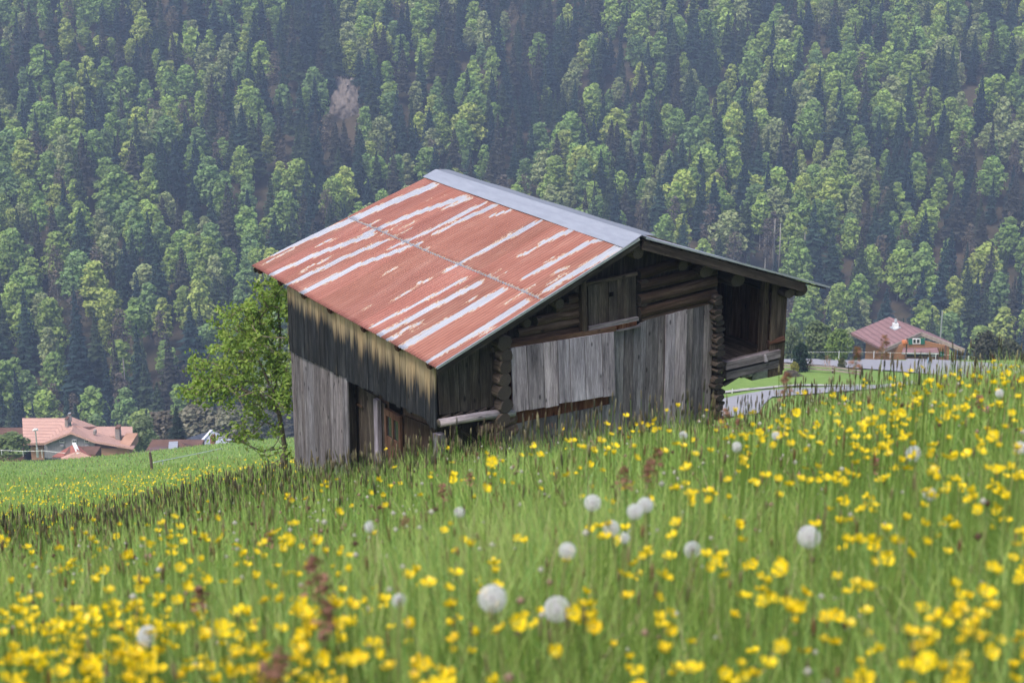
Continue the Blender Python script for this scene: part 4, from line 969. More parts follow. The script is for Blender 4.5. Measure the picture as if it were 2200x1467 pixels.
# ------------------------------------------------------------------ houses in the valley
def slab(name, m, corners, th, parent, base, tint=(1, 1, 1), n=None, extra=None):
    mb = MB(); mb.slab([P3(*c)-base for c in corners], th, tint, n=n); return mb.build(name, m, parent)
def blockY(name, m, x0, y0, x1, y1, Y0, Y1, parent, base):
    """upright box whose front face spans these pixels at distance Y0 and runs back to Y1"""
    a = P3(x0, y1, Y0)-base; b = P3(x1, y0, Y0)-base; mb = MB(); mb.box((a[0], Y0-base[1], a[2]), (b[0], Y1-base[1], b[2])); return mb.build(name, m, parent)
ZF = lambda X, Y: (X/7.333, 880+Y/7.333)
def farmhouse():
    base = P3(160, 1005, 228); o = empty('farmhouse', base, 0, 'large farmhouse with pink tiled roofs at the left picture edge', 'house')
    f = lambda X, Y, D: (*ZF(X, Y), D)
    front = (0, -1, .3)
    slab('roof', M_tileP, [f(365, 522, 229), f(700, 522, 229), f(1060, 280, 234), f(1110, 105, 238.5), f(1020, 130, 238), f(350, 130, 238)], .35, o, base)
    slab('roof', M_tileP, [f(1110, 105, 238.5), f(1530, 262, 238), f(1300, 275, 234), f(1150, 245, 233.5)], .3, o, base)
    slab('roof', M_tileP, [f(1300, 262, 238), f(2085, 265, 238), f(2092, 415, 232), f(1560, 415, 232)], .3, o, base)
    slab('roof', M_tileP, [f(690, 522, 225), f(1118, 350, 225), f(1160, 240, 234.5), f(1060, 270, 234.5), f(730, 490, 229)], .28, o, base)
    slab('roof', M_tileP, [f(1118, 350, 225), f(1480, 492, 225), f(2110, 600, 225), f(2125, 560, 229), f(1560, 415, 232.5), f(1330, 285, 234), f(1160, 240, 234.5)], .28, o, base)
    slab('wall', M_gwood, [f(700, 525, 225.6), f(1118, 362, 225.6), f(1490, 505, 225.6), f(1490, 645, 225.6), f(1490, 760, 225.6), f(700, 760, 225.6)], .5, o, base, n=(0, -1, 0))
    slab('wall', M_dwood, [f(1490, 505, 226.2), f(2040, 600, 226.2), f(2040, 800, 226.2), f(1490, 800, 226.2)], .5, o, base, n=(0, -1, 0))
    blockY('wall', M_hwood2, 1850/7.333, 880+600/7.333, 2030/7.333, 880+738/7.333, 225.9, 232, o, base)
    d = blockY('garage_door', M_hwood2, 1570/7.333, 880+612/7.333, 1840/7.333, 880+742/7.333, 225.8, 226.1, o, base)
    blockY('wall', M_white, 1570/7.333, 880+742/7.333, 1850/7.333, 880+830/7.333, 225.75, 226.5, o, base)
    blockY('wall', M_hwood2, 1600/7.333, 880+428/7.333, 2040/7.333, 880+560/7.333, 232.4, 233.2, o, base)
    blockY('wall', M_dwood, 395/7.333, 880+545/7.333, 690/7.333, 880+790/7.333, 230.6, 238, o, base)
    blockY('opening', M_black, 398/7.333, 880+545/7.333, 480/7.333, 880+790/7.333, 230.4, 230.7, o, base)
    blockY('wall', M_hwood2, 500/7.333, 880+580/7.333, 680/7.333, 880+790/7.333, 230.3, 230.65, o, base)
    for X in (975, 1170, 1365):
        fr = blockY('window', M_white, (X-34)/7.333, 880+478/7.333, (X+34)/7.333, 880+520/7.333, 225.4, 225.7, o, base)
        for dx in (-15, 15): blockY('pane', M_glass, (X+dx-11)/7.333, 880+485/7.333, (X+dx+11)/7.333, 880+508/7.333, 225.34, 225.42, fr, base)
        if X != 1170: blockY('flower_box', M_gwood, (X-28)/7.333, 880+560/7.333, (X+28)/7.333, 880+588/7.333, 225.3, 225.7, o, base)
    c1 = blockY('chimney', M_steel, 1078/7.333, 880+60/7.333, 1108/7.333, 880+200/7.333, 233.5, 234, o, base); blockY('chimney_cap', M_dwood, 1072/7.333, 880+74/7.333, 1114/7.333, 880+84/7.333, 233.4, 234.1, c1, base)
    c2 = blockY('chimney', M_stone, 1028/7.333, 880+150/7.333, 1062/7.333, 880+275/7.333, 232.8, 233.6, o, base); blockY('chimney_cap', M_dwood, 1022/7.333, 880+140/7.333, 1068/7.333, 880+152/7.333, 232.6, 233.8, c2, base)
    c3 = blockY('chimney', M_stone, 1822/7.333, 880+300/7.333, 1876/7.333, 880+500/7.333, 230.5, 231.6, o, base); blockY('chimney_cap', M_dwood, 1815/7.333, 880+280/7.333, 1882/7.333, 880+302/7.333, 230.4, 231.7, c3, base)
    blockY('chimney', M_stone, 1470/7.333, 880+335/7.333, 1502/7.333, 880+395/7.333, 229.5, 230.3, o, base)
    blockY('window', M_glass, 1930/7.333, 880+470/7.333, 2010/7.333, 880+520/7.333, 232.2, 232.5, o, base)
    b2 = P3(20, 1000, 236); o2 = empty('outbuilding', b2, 0, 'low outbuilding with dark red roof left of the farmhouse', 'shed')
    slab('roof', M_tileR, [f(-160, 445, 236), f(352, 445, 236), f(352, 315, 241), f(-160, 315, 241)], .25, o2, b2)
    blockY('wall', M_dwood, -20, 941, 47, 1000, 236.4, 241, o2, b2)
    b3 = P3(165, 1000, 215); o3 = empty('shed', b3, 0, 'small shed with hipped salmon roof and white ridge in front of the farmhouse', 'shed')
    slab('roof', M_tileR, [f(815, 735, 219), f(1165, 540, 219), f(1235, 650, 215.5), f(960, 745, 215.5)], .15, o3, b3)
    slab('roof', M_tileR, [f(1165, 540, 219), f(1490, 668, 219), f(1580, 800, 215), f(1235, 650, 215.5)], .15, o3, b3)
    slab('roof', M_tileP, [f(960, 745, 215.6), f(1235, 648, 215.4), f(1580, 800, 215), f(1560, 830, 214.6), f(960, 800, 214.6)], .15, o3, b3)
    mb = MB(); mb.beam(P3(*f(1165, 535, 218.9))-b3+np.array([0, 0, .08]), P3(*f(1238, 700, 215.2))-b3+np.array([0, 0, .12]), .5, .12); mb.build('ridge_flashing', M_white, o3)
    blockY('wall', M_dwood, 140, 976, 205, 1000, 215.8, 219, o3, b3)
farmhouse()
def far_roofs():
    z = lambda X, Y, D: (X/3.929, 860+Y/3.929, D)
    b = P3(350, 985, 212); o = empty('house', b, 0, 'house with dull brown hipped roof between farmhouse and slate roof', 'house')
    slab('roof', M_brroof, [z(1200, 470, 209), z(1215, 430, 211), z(1400, 345, 216), z(1462, 340, 216), z(1450, 470, 209)], .2, o, b)
    slab('roof', M_brroof, [z(1462, 340, 216), z(1500, 342, 216), z(1640, 385, 211), z(1700, 470, 209), z(1450, 470, 209)], .2, o, b)
    mb = MB(); mb.beam(P3(*z(1465, 342, 215.7))-b, P3(*z(1458, 415, 210.8))-b, 1.2, .1); mb.build('roof_ramp', M_light, o)
    blockY('wall', M_dwood, 312, 972, 425, 990, 211, 216, o, b)
    b = P3(440, 975, 222); o = empty('house', b, 0, 'house with dark slate roof, two skylights and pale gable', 'house')
    slab('roof', M_slate, [z(1480, 345, 225), z(1790, 255, 226), z(1670, 385, 219), z(1330, 385, 218)], .2, o, b)
    slab('roof', M_light, [z(1790, 253, 226), z(1990, 345, 222), z(1990, 400, 219), z(1660, 400, 218.5)], .2, o, b)
    mb = MB(); mb.beam(P3(*z(1785, 254, 225.8))-b, P3(*z(1672, 378, 218.8))-b, .35, .25); mb.build('roof_edge', M_white, o)
    for X, Y in ((1605, 322), (1575, 352)):
        q = P3(*z(X, Y, 220.2))-b; mb = MB(); mb.slab([q+np.array(k) for k in ((-.4, 0, -.1), (.4, .1, .02), (.4, .5, .15), (-.4, .4, .06))], .15); w = mb.build('skylight', M_light, o); w.location.y = -1.2
    c = blockY('chimney', M_tileR, 1775/3.929, 860+312/3.929, 1808/3.929, 860+370/3.929, 217.8, 219, o, b); blockY('chimney_cap', M_dwood, 1783/3.929, 860+300/3.929, 1800/3.929, 860+313/3.929, 218, 218.8, c, b)
    blockY('wall', M_white, 380, 966, 492, 985, 219.5, 220.5, o, b)
far_roofs()
def chalet():
    zc = lambda X, Y, D: (1800+X/7.333, 660+Y/7.333, D)
    b = P3(1950, 776, 180); o = empty('chalet', b, 0, 'honey-coloured wooden chalet with brown tiled roof beyond the road', 'house')
    NE = zc(710, 655, 178); RN = zc(1312, 385, 182); RE_ = zc(1995, 652, 186.5); FE = zc(205, 402, 189); RF = zc(812, 150, 194)
    fe = P3(*NE); rn = P3(*RN); re = P3(*RE_); zat = lambda c, z: P3(c[0], c[1], z/ray(c[0], c[1])[2]*ray(c[0], c[1])[1]); fl = zat(FE, fe[2]-.1); rf = zat(RF, rn[2]-.1); re = zat(RE_, fe[2]-.15); far = re+(rf-rn)
    mb = MB(); mb.slab([fe-b, rn-b, rf-b, fl-b], .3); mb.build('roof', M_tileB, o)
    mb = MB(); mb.slab([rn-b, re-b, far-b, rf-b], .3); mb.build('roof', M_tileB, o)
    for a, c in ((fe, rn), (rn, re)):
        mb = MB(); mb.beam(a-b+np.array([0, -.12, -.22]), c-b+np.array([0, -.12, -.22]), .12, .42, (0, 0, 1)); mb.build('fascia', M_fascia, o)
    dv = (rf-rn); dv[2] = 0; dv /= np.linalg.norm(dv)
    back = dv*1.3; du = (re-fe); du[2] = 0; ul = np.linalg.norm(du); du /= ul
    zb_ = b[2]-b[2]-1.5
    def wp(t, z): q = fe+du*(t*ul)+back-b; return np.array([q[0], q[1], z])
    t0, t1 = .13, .90; zr = lambda t: (np.interp(t, [0, np.dot(rn-fe, du)/ul, 1], [fe[2], rn[2], re[2]])-b[2]-.35)
    tm = np.dot(rn-fe, du)/ul
    mb = MB(); mb.slab([wp(t0, zb_), wp(t1, zb_), wp(t1, zr(t1)), wp(tm, zr(tm)), wp(t0, zr(t0))], .3, n=(0, -1, 0)); mb.build('wall', M_hwood, o)
    L_ = np.linalg.norm((fl-fe)[:2])
    def sp(s, z): q = wp(t0, z)+dv*s; return q
    mb = MB(); mb.slab([sp(0.02, zb_), sp(L_-2.4, zb_), sp(L_-2.4, zr(t0)), sp(0.02, zr(t0))], .3, n=-du); mb.build('wall', M_hwood, o)
    def onw(X, Y, off=0):      # pixel -> gable wall plane
        px, py, _ = zc(X, Y, 1); d = ray(px, py); n_ = np.cross(du, (0, 0, 1.)); p0 = fe+back-dv*off; t = np.dot(p0, n_)/np.dot(d, n_); return d*t-b
    def panel(name, m, X0, Y0, X1, Y1, off, th, par=o):
        p = [onw(X0, Y1, off), onw(X1, Y1, off), onw(X1, Y0, off), onw(X0, Y0, off)]; p[1][2] = p[0][2]; p[2][2] = p[3][2]
        mb = MB(); mb.slab(p, th, n=(0, -1, 0)); return mb.build(name, m, par)
    w = panel('window', M_white, 1178, 497, 1302, 580, .10, .1)
    for X0, X1 in ((1190, 1228), (1246, 1288)): panel('pane', M_glass, X0, 508, X1, 564, .14, .03, w)
    panel('shutter', M_green, 1115, 500, 1176, 590, .12, .06); panel('shutter', M_green, 1304, 495, 1370, 585, .12, .06); panel('shutter', M_green, 1600, 700, 1672, 775, .12, .06)
    panel('window', M_glass, 1400, 725, 1585, 775, .06, .05); w = panel('window', M_white, 1480, 755, 1590, 780, .09, .05)
    panel('window', M_glass, 1080, 735, 1400, 780, .05, .05)
    a = onw(1030, 640, .1); c = onw(1560, 632, .1); a2 = onw(1010, 712, 1.6); c2 = onw(1590, 716, 1.6)
    mb = MB(); mb.slab([a2, c2, c, a], .12); mb.build('porch_roof', M_tileB, o)
    mb = MB(); mb.beam(a2+np.array([0, 0, -.1]), c2+np.array([0, 0, -.1]), .1, .16); mb.build('gutter', M_steel, o)
    for X, Y in ((1580, 640), (1700, 600), (1860, 660)):
        mb = MB(); q = onw(X, Y, .2); mb.beam(q, np.array([q[0], q[1], zb_]), .16, .16, (0, 1, 0)); mb.build('post', M_dwood, o)
    # small window and shutter on the left wall
    def onl(X, Y, off=0):
        px, py, _ = zc(X, Y, 1); d = ray(px, py); p0 = wp(t0, 0)+b-du*off; n_ = du; t = np.dot(p0, n_)/np.dot(d, n_); return d*t-b
    for nm, m, X0, X1 in (('window', M_white, 640, 700), ('shutter', M_green, 590, 632)):
        p = [onl(X0, 760, .06), onl(X1, 760, .06), onl(X1, 672, .06), onl(X0, 672, .06)]; p[0][2] = p[1][2]; p[2][2] = p[3][2]
        mb = MB(); mb.slab(p, .05, n=-du); wd = mb.build(nm, m, o)
    mb = MB(); q = onl(665, 715, .1); mb.slab([q+np.array(k) for k in ((-.1, -.03, -.6), (.35, -.03, -.6), (.35, -.03, .5), (-.1, -.03, .5))], .03, n=-du); mb.build('pane', M_glass, wd)
    # chimney with metal flashing and cowl
    nl_ = np.cross(rn-fe, fl-fe); nl_ /= np.linalg.norm(nl_); nl_ *= np.sign(nl_[2])
    def onr(X, Y):
        px, py, _ = zc(X, Y, 1); d = ray(px, py); t = np.dot(fe, nl_)/np.dot(d, nl_); return d*t-b
    q = onr(905, 325); mb = MB(); mb.box(q+np.array([-.3, -.3, -.3]), q+np.array([.3, .3, .55])); ch = mb.build('chimney', M_white, o)
    e1 = (rn-fe)/np.linalg.norm(rn-fe); e2 = dv
    mb = MB(); mb.slab([q-e1*.55-e2*.6+nl_*.06, q+e1*.55-e2*.6+nl_*.06, q+e1*.55+e2*.6+nl_*.06, q-e1*.55+e2*.6+nl_*.06], .04); mb.build('flashing', M_steel, ch)
    mb = MB(); mb.tube([q+np.array([0, 0, .55]), q+np.array([0, 0, .75]), q+np.array([0, 0, .76]), q+np.array([0, 0, 1.05])], [.12, .12, .2, .12], 10); mb.build('cowl', M_steel, ch)
chalet()

# ------------------------------------------------------------------ poles, posts and fences
def pole(name, label, cat, x, y0, y1, Y, r, m, group=None):
    q = P3(x, y1, Y); t = P3(x, y0, Y); mb = MB(); mb.tube([(0, 0, 0), (0, 0, t[2]-q[2])], [r, r*.8], 8)
    return tag(mb.build(name, m, loc=q), label, cat, group)
b = P3(595/7.333, 982, 212); lp = empty('street_lamp', b, 0, 'grey street lamp with white head in front of the farmhouse', 'street lamp')
hh = P3(595/7.333, 880+335/7.333, 212)[2]-b[2]
mb = MB(); mb.tube([(0, 0, 0), (0, 0, hh*.35), (0, 0, hh*.36), (0, 0, hh)], [.17, .16, .1, .08], 8); mb.build('pole', M_steel, lp)
mb = MB(); mb.tube([(-.35, 0, hh+.05), (-.1, 0, hh+.2), (.25, 0, hh+.2), (.3, 0, hh+.05)], [.08, .17, .17, .08], 8); mb.build('lamp_head', M_white, lp)
pole('pole', 'thin pale pole rising behind the chalet roof', 'pole', 2019, 668, 745, 195, .10, M_steel)
bh = pole('post', 'wooden pole with orange feeder box in front of the chalet', 'pole', 1946, 727, 770, 174, .09, M_post)
mb = MB(); q = P3(1943, 738, 173.8)-P3(1946, 770, 174); mb.tube([q+np.array([0, 0, -.35]), q+np.array([0, 0, .1]), q+np.array([0, 0, .35])], [.05, .32, .3], 6); mb.build('feeder_box', m_flat('orange_paint', (.45, .13, .05), (.55, .20, .08), 3), bh)
pole('sign_post', 'pale blue marker post on the far side of the road', 'post', 1993, 768, 786, 160, .10, m_flat('pale_blue_paint', (.30, .42, .52), (.38, .50, .6), 3))
g = ground_hit(327, 1011, 0, 20, 180)
st_ = pole('fence_stake', 'leaning brown wooden stake at the end of the white fence tape', 'post', 327, 971, 1012, g[1], .10, M_post); st_.rotation_euler = (0, -.05, 0)
def fence(name, label, top, posts, Y, r, hpx, pm, group=None, rails=1):
    base = P3(top[0][0], top[0][1]+hpx, Y if np.isscalar(Y) else Y[0]); o = empty(name, base, 0, label, 'fence', group)
    Ys = [Y]*len(top) if np.isscalar(Y) else list(np.interp([t[0] for t in top], [top[0][0], top[-1][0]], Y))
    for k in range(rails):
        mb = MB(); mb.tube([P3(t[0], t[1]+k*hpx*.45, y)-base for t, y in zip(top, Ys)], [r]*len(top), 5); mb.build('rope', M_tape, o)
    for (x, y0, y1) in posts:
        Yp = float(np.interp(x, [top[0][0], top[-1][0]], [Ys[0], Ys[-1]])); a = P3(x, y1, Yp)-base; c = P3(x, y0, Yp)-base; mb = MB(); mb.tube([a, (a[0], a[1], c[2])], [.035, .035], 6); mb.build('fence_post', pm, o)
    return o
fence('pasture_fence', 'white tape fence with pale posts in front of the farmhouse', [(-15, 966), (50, 969), (91, 968), (140, 973)], [(4, 966, 977), (91, 966, 983), (50, 968, 980)], 185, .03, 12, M_white)
fence('pasture_fence', 'long white tape fence rising behind the brown stake', [(330, 993), (375, 984), (420, 975), (470, 964), (510, 961), (560, 957)], [(350, 989, 998), (475, 962, 974), (530, 959, 969)], (g[1]+1, 178), .035, 10, M_steel)
fence('pasture_fence', 'white tape fence on the verge in front of the chalet', [(1700, 757), (1802, 756), (1877, 757), (1946, 758), (2010, 760), (2080, 766)], [(1802, 754, 770), (1877, 754, 770), (1912, 757, 770), (2010, 759, 772), (2080, 764, 778)], 172, .012, 10, M_white)
fence('pasture_fence', 'short white posts beside the lower road right of the barn', [(1573, 838), (1607, 833)], [(1573, 835, 846), (1607, 830, 843), (1894, 783, 797)], (128, 134), .012, 8, M_white)
b = P3(1684, 786, 150); gr = empty('guard_rail', b, 0, 'low timber edging along the upper road behind the yew', 'railing')
pts = [P3(1684, 782, 150)-b, P3(1735, 785, 148)-b, P3(1790, 789, 146)-b, P3(1850, 797, 144)-b]
for dz in (0, -.28):
    mb = MB()
    for a, c in zip(pts[:-1], pts[1:]): mb.beam(a+np.array([0, 0, dz]), c+np.array([0, 0, dz]), .10, .14)
    mb.build('rail', M_fascia, gr)
for p in pts:
    mb = MB(); mb.box(p+np.array([-.08, .06, -.6]), p+np.array([.08, .2, .1])); mb.build('rail_post', M_post, gr)

# ------------------------------------------------------------------ meadow plants
def blades(n, X, Y, h, w, col, r, lean=.35, seg=3, bend=.35):
    Z = ground(X, Y)-.02; th = r.uniform(0, 2*math.pi, n); fx = np.cos(th); fy = np.sin(th)
    la = r.uniform(0, 2*math.pi, n); ll = (lean+.25)*h*r.random(n)**.8; dx, dy = np.cos(la)*ll, np.sin(la)*ll; V = np.zeros((n, 2*seg+1, 3), np.float32)
    for k in range(seg+1):
        t = k/seg; cx_ = X+dx*t**1.8; cy_ = Y+dy*t**1.8; cz = Z+h*(t-bend*.5*(ll/h)*t*t)
        if k < seg:
            wk = w*(1-.55*t)*.5; V[:, 2*k] = np.stack([cx_-fx*wk, cy_-fy*wk, cz], 1); V[:, 2*k+1] = np.stack([cx_+fx*wk, cy_+fy*wk, cz], 1)
        else: V[:, 2*k] = np.stack([cx_, cy_, cz], 1)
    m = 2*seg+1; base = (np.arange(n)*m)[:, None]
    Q = np.concatenate([base+np.array([[2*k, 2*k+1, 2*k+3, 2*k+2]]) for k in range(seg-1)]); T = base+np.array([[2*seg-2, 2*seg-1, 2*seg]])
    return V.reshape(-1, 3), Q, T, np.repeat(col, m, 0)
def scatter(n, y0, y1, r, kk=.37, power=1.0):
    Y = (y0**power+(y1**power-y0**power)*r.random(n))**(1/power); X = r.uniform(-1, 1, n)*(kk*Y+1.9); return X, Y
def merge(parts):
    nv = 0; Vs, Qs, Ts, Cs = [], [], [], []
    for V, Q, T, C_ in parts:
        Vs.append(V); Qs.append(Q+nv); Ts.append(T+nv if len(T) else np.zeros((0, 3), int)); Cs.append(C_); nv += len(V)
    return np.concatenate(Vs), np.concatenate(Qs), np.concatenate(Ts), np.concatenate(Cs)
def patch(X, Y):   # slow variation of growth over the meadow, 0..1
    return .5+.5*np.sin(X*1.9+Y*.7+1.3*np.sin(Y*1.1))*np.sin(X*.8-Y*1.3+2*np.sin(X*.7))
def off_barn(X, Y):
    dx, dy = X-BP[0], Y-BP[1]; u = dx*bU[0]+dy*bU[1]; v = dx*bV[0]+dy*bV[1]
    return ~((u > -.02) & (u < 8.5) & (v > .3) & (v < 7.6))
def on_road(X, Y): return (Y > 100) & (X/Y > .115)
def grass_col(X, Y, r, n):
    p = patch(X, Y); a = np.array([.28, .40, .10]); b_ = np.array([.37, .45, .15]); c = np.array([.18, .30, .09])
    col = a*(1-p[:, None])+b_*p[:, None]; s = r.random(n)[:, None]; col = np.where(s < .25, c*(1+.3*p[:, None]), col)
    dry = r.random(n)[:, None]; col = np.where(dry < .07, np.array([.36, .32, .19]), np.where(dry < .12, np.array([.20, .13, .08]), col))
    return col*(.7+.6*r.random(n)[:, None])
def grass():
    r = np.random.default_rng(9); parts = []
    for (n, y0, y1, hlo, hhi, w, seg) in ((145000, .9, 4.5, .16, .38, .0048, 3), (180000, 4.5, 13, .18, .42, .0065, 3), (80000, 12, 36, .20, .45, .011, 2), (60000, 30, 110, .18, .40, .035, 2), (30000, 90, 200, .15, .32, .09, 2)):
        X, Y = scatter(n, y0, y1, r, .40, 1.6); ok = off_barn(X, Y) & ~on_road(X, Y); X, Y = X[ok], Y[ok]; m = len(X)
        h = r.uniform(hlo, hhi, m)*(.8+.4*patch(X, Y)); col = grass_col(X, Y, r, m)
        parts.append(blades(m, X, Y, h, w*(.7+.6*r.random(m)), col, r, seg=seg))
    # broad leaves near the viewer
    X, Y = scatter(14000, 1.2, 12, r, .40, 1.5); m = len(X); parts.append(blades(m, X, Y, r.uniform(.10, .26, m), .016*(.6+.8*r.random(m)), grass_col(X, Y, r, m)*.95, r, lean=.9, bend=1.2))
    V, Q, T, C_ = merge(parts); o = link('grass', mesh_np('grass', V, Q, T, tint=C_, mats=[M_grass])); o.color = (1, 1, 1, 1)
    tag(o, 'green meadow grass covering the slope', 'grass', kind='stuff')
grass()
def spindles(X, Y, Z0, h, hl, hw, r, scol, hcol, tilt=.15):
    """thin stems (two crossed ribbons merged into one) with a six-sided spindle head on top"""
    n = len(X); la = r.uniform(0, 2*math.pi, n); ll = tilt*h*r.random(n); dx, dy = np.cos(la)*ll, np.sin(la)*ll
    B_ = np.stack([X, Y, Z0], 1); Tp = B_+np.stack([dx, dy, h], 1); ax = Tp-B_; ax /= np.linalg.norm(ax, axis=1, keepdims=True)
    s = np.stack([np.ones(n), np.zeros(n), np.zeros(n)], 1); sw = (hw*.22)[:, None]
    V = [B_-s*sw, B_+s*sw, Tp+s*sw*.7, Tp-s*sw*.7]; C_ = [scol]*4
    s2 = np.cross(ax, s); k = 5
    ring = lambda c, rad: [c+(s*math.cos(2*math.pi*i/k)+s2*math.sin(2*math.pi*i/k))*rad[:, None] for i in range(k)]
    H0 = Tp-ax*(hl*.15)[:, None]; H1 = Tp+ax*(hl*.25)[:, None]; H2 = Tp+ax*(hl*.65)[:, None]; H3 = Tp+ax*(hl)[:, None]
    V += ring(H1, hw*.5)+ring(H2, hw*.45)+[H0, H3]; C_ += [hcol]*(2*k+2)
    m = len(V); V = np.stack(V, 1).reshape(-1, 3); C_ = np.stack(C_, 1).reshape(-1, 3); base = (np.arange(n)*m)[:, None]
    Q = [[0, 1, 2, 3]]+[[4+i, 4+(i+1) % k, 4+k+(i+1) % k, 4+k+i] for i in range(k)]
    T = [[4+2*k, 4+(i+1) % k, 4+i] for i in range(k)]+[[4+2*k+1, 4+k+i, 4+k+(i+1) % k] for i in range(k)]
    Q = np.concatenate([base+np.array([q]) for q in Q]); T = np.concatenate([base+np.array([t]) for t in T]); return V, Q, T, C_
def seed_heads():
    r = np.random.default_rng(12); parts = []
    for n, y0, y1, f in ((3600, 4.5, 12, 1), (5800, 8, 20, 1), (1500, 20, 40, 1.2)):
        X, Y = scatter(n, y0, y1, r, .38); k = X/Y
        dens = np.interp(k, [-.3, -.12, 0, .1, .2, .3], [1, .95, .6, .45, .55, .45])*np.clip((Y-4.5)/4, .05, 1)
        ok = (r.random(n) < dens) & off_barn(X, Y); X, Y = X[ok], Y[ok]; m = len(X)
        dk = r.random(m)[:, None]; hc = np.where(dk < .45, np.array([.085, .08, .06]), np.where(dk < .8, np.array([.17, .14, .09]), np.array([.28, .25, .16])))*(.7+.6*r.random(m)[:, None])
        sc = np.tile(np.array([.10, .16, .04]), (m, 1)); h = r.uniform(.30, .52, m)
        parts.append(spindles(X, Y, ground(X, Y), h, r.uniform(.035, .075, m)*f, r.uniform(.006, .010, m)*f, r, sc, hc))
    # dry oat-coloured and reddish thin heads everywhere
    X, Y = scatter(5500, 2.2, 16, r, .38, 1.5); m = len(X); hc = np.where(r.random(m)[:, None] < .6, np.array([.26, .20, .12]), np.array([.20, .09, .06]))*(.7+.6*r.random(m)[:, None])
    parts.append(spindles(X, Y, ground(X, Y), r.uniform(.22, .42, m), r.uniform(.02, .05, m), r.uniform(.004, .007, m), r, np.tile(np.array([.14, .18, .06]), (m, 1)), hc))
    V, Q, T, C_ = merge(parts); o = link('seed_heads', mesh_np('seed_heads', V, Q, T, tint=C_, mats=[M_grass])); o.color = (1, 1, 1, 1)
    tag(o, 'dark spiky grass seed heads standing above the meadow', 'grass', kind='stuff')
seed_heads()
# buttercups
def cup(seed, R=.0155):
    r = np.random.default_rng(seed); V = [(0, 0, 0)]; Q = []; T = []; C_ = [(.55, .42, .02)]; op = r.uniform(.55, 1.0)
    for p in range(5):
        a = 2*math.pi*p/5+r.uniform(-.1, .1); b0 = len(V)
        for (rad, hw, z) in ((.35, .22, .05), (.80, .56, .20+.35*(1-op)), (1.0, .50, .36+.6*(1-op))):
            for s_ in (-1, 1):
                aa = a+s_*hw/max(rad, .3)*.75; rr = rad*(op if rad > .5 else 1); V.append((math.cos(aa)*rr*R, math.sin(aa)*rr*R, z*R*1.1+.001*s_)); c = r.uniform(.85, 1.1); C_.append((.82*c, .60*c, .012))
        T.append([0, b0, b0+1]); Q += [[b0, b0+2, b0+3, b0+1], [b0+2, b0+4, b0+5, b0+3]]
    b0 = len(V)
    for i in range(6): a = i*math.pi/3; V.append((math.cos(a)*.28*R, math.sin(a)*.28*R, .12*R)); C_.append((.50, .42, .03))
    V.append((0, 0, .34*R)); C_.append((.45, .42, .05))
    for i in range(6): T.append([b0+i, b0+(i+1) % 6, b0+6])
    return np.array(V), np.array(Q), np.array(T), np.array(C_)
CUPS = [cup(s) for s in range(6)]
ME_CUP = [mesh_np('flower_head', c[0], c[1], c[2], tint=c[3], mats=[M_petal]) for c in CUPS]
def stem_mesh(r0, col):
    th = np.arange(4)*math.pi/2; V = np.concatenate([np.stack([np.cos(th)*a+bx, np.sin(th)*a, np.full(4, z)], 1) for a, z, bx in ((r0*1.3, 0, 0), (r0, .5, .03), (r0*.8, 1, 0))])
    Q = [[l*4+k, l*4+(k+1) % 4, (l+1)*4+(k+1) % 4, (l+1)*4+k] for l in range(2) for k in range(4)]
    return mesh_np('stem', V, np.array(Q), tint=np.tile(np.array(col), (len(V), 1)), mats=[M_grass])
ME_STEM = stem_mesh(.0016, (.14, .22, .05)); ME_DSTEM = stem_mesh(.0034, (.34, .36, .15))
FD = [[0]*11 for _ in range(7)]
FD[0] = [0, 0, 0, 0, 0, 0, 0, 0, 8, 60, 66]; FD[1] = [0, 0, 0, 0, 22, 20, 30, 32, 44, 50, 46]; FD[2] = [0, 0, 14, 42, 36, 24, 24, 22, 26, 32, 38]
FD[3] = [50, 50, 24, 16, 14, 10, 7, 6, 8, 24, 26]; FD[4] = [30, 36, 14, 20, 22, 12, 16, 8, 10, 16, 16]; FD[5] = [46, 34, 26, 22, 15, 12, 18, 26, 16, 20, 20]; FD[6] = [46, 40, 30, 26, 18, 14, 20, 24, 16, 16, 18]
def zone_near(px, py):
    a = 'left' if px < 500 else 'centre-left' if px < 950 else 'centre' if px < 1350 else 'centre-right' if px < 1750 else 'right'
    b_ = 'bottom edge' if py > 1380 else 'lower part' if py > 1250 else 'middle' if py > 1100 else 'upper edge'
    return a, b_
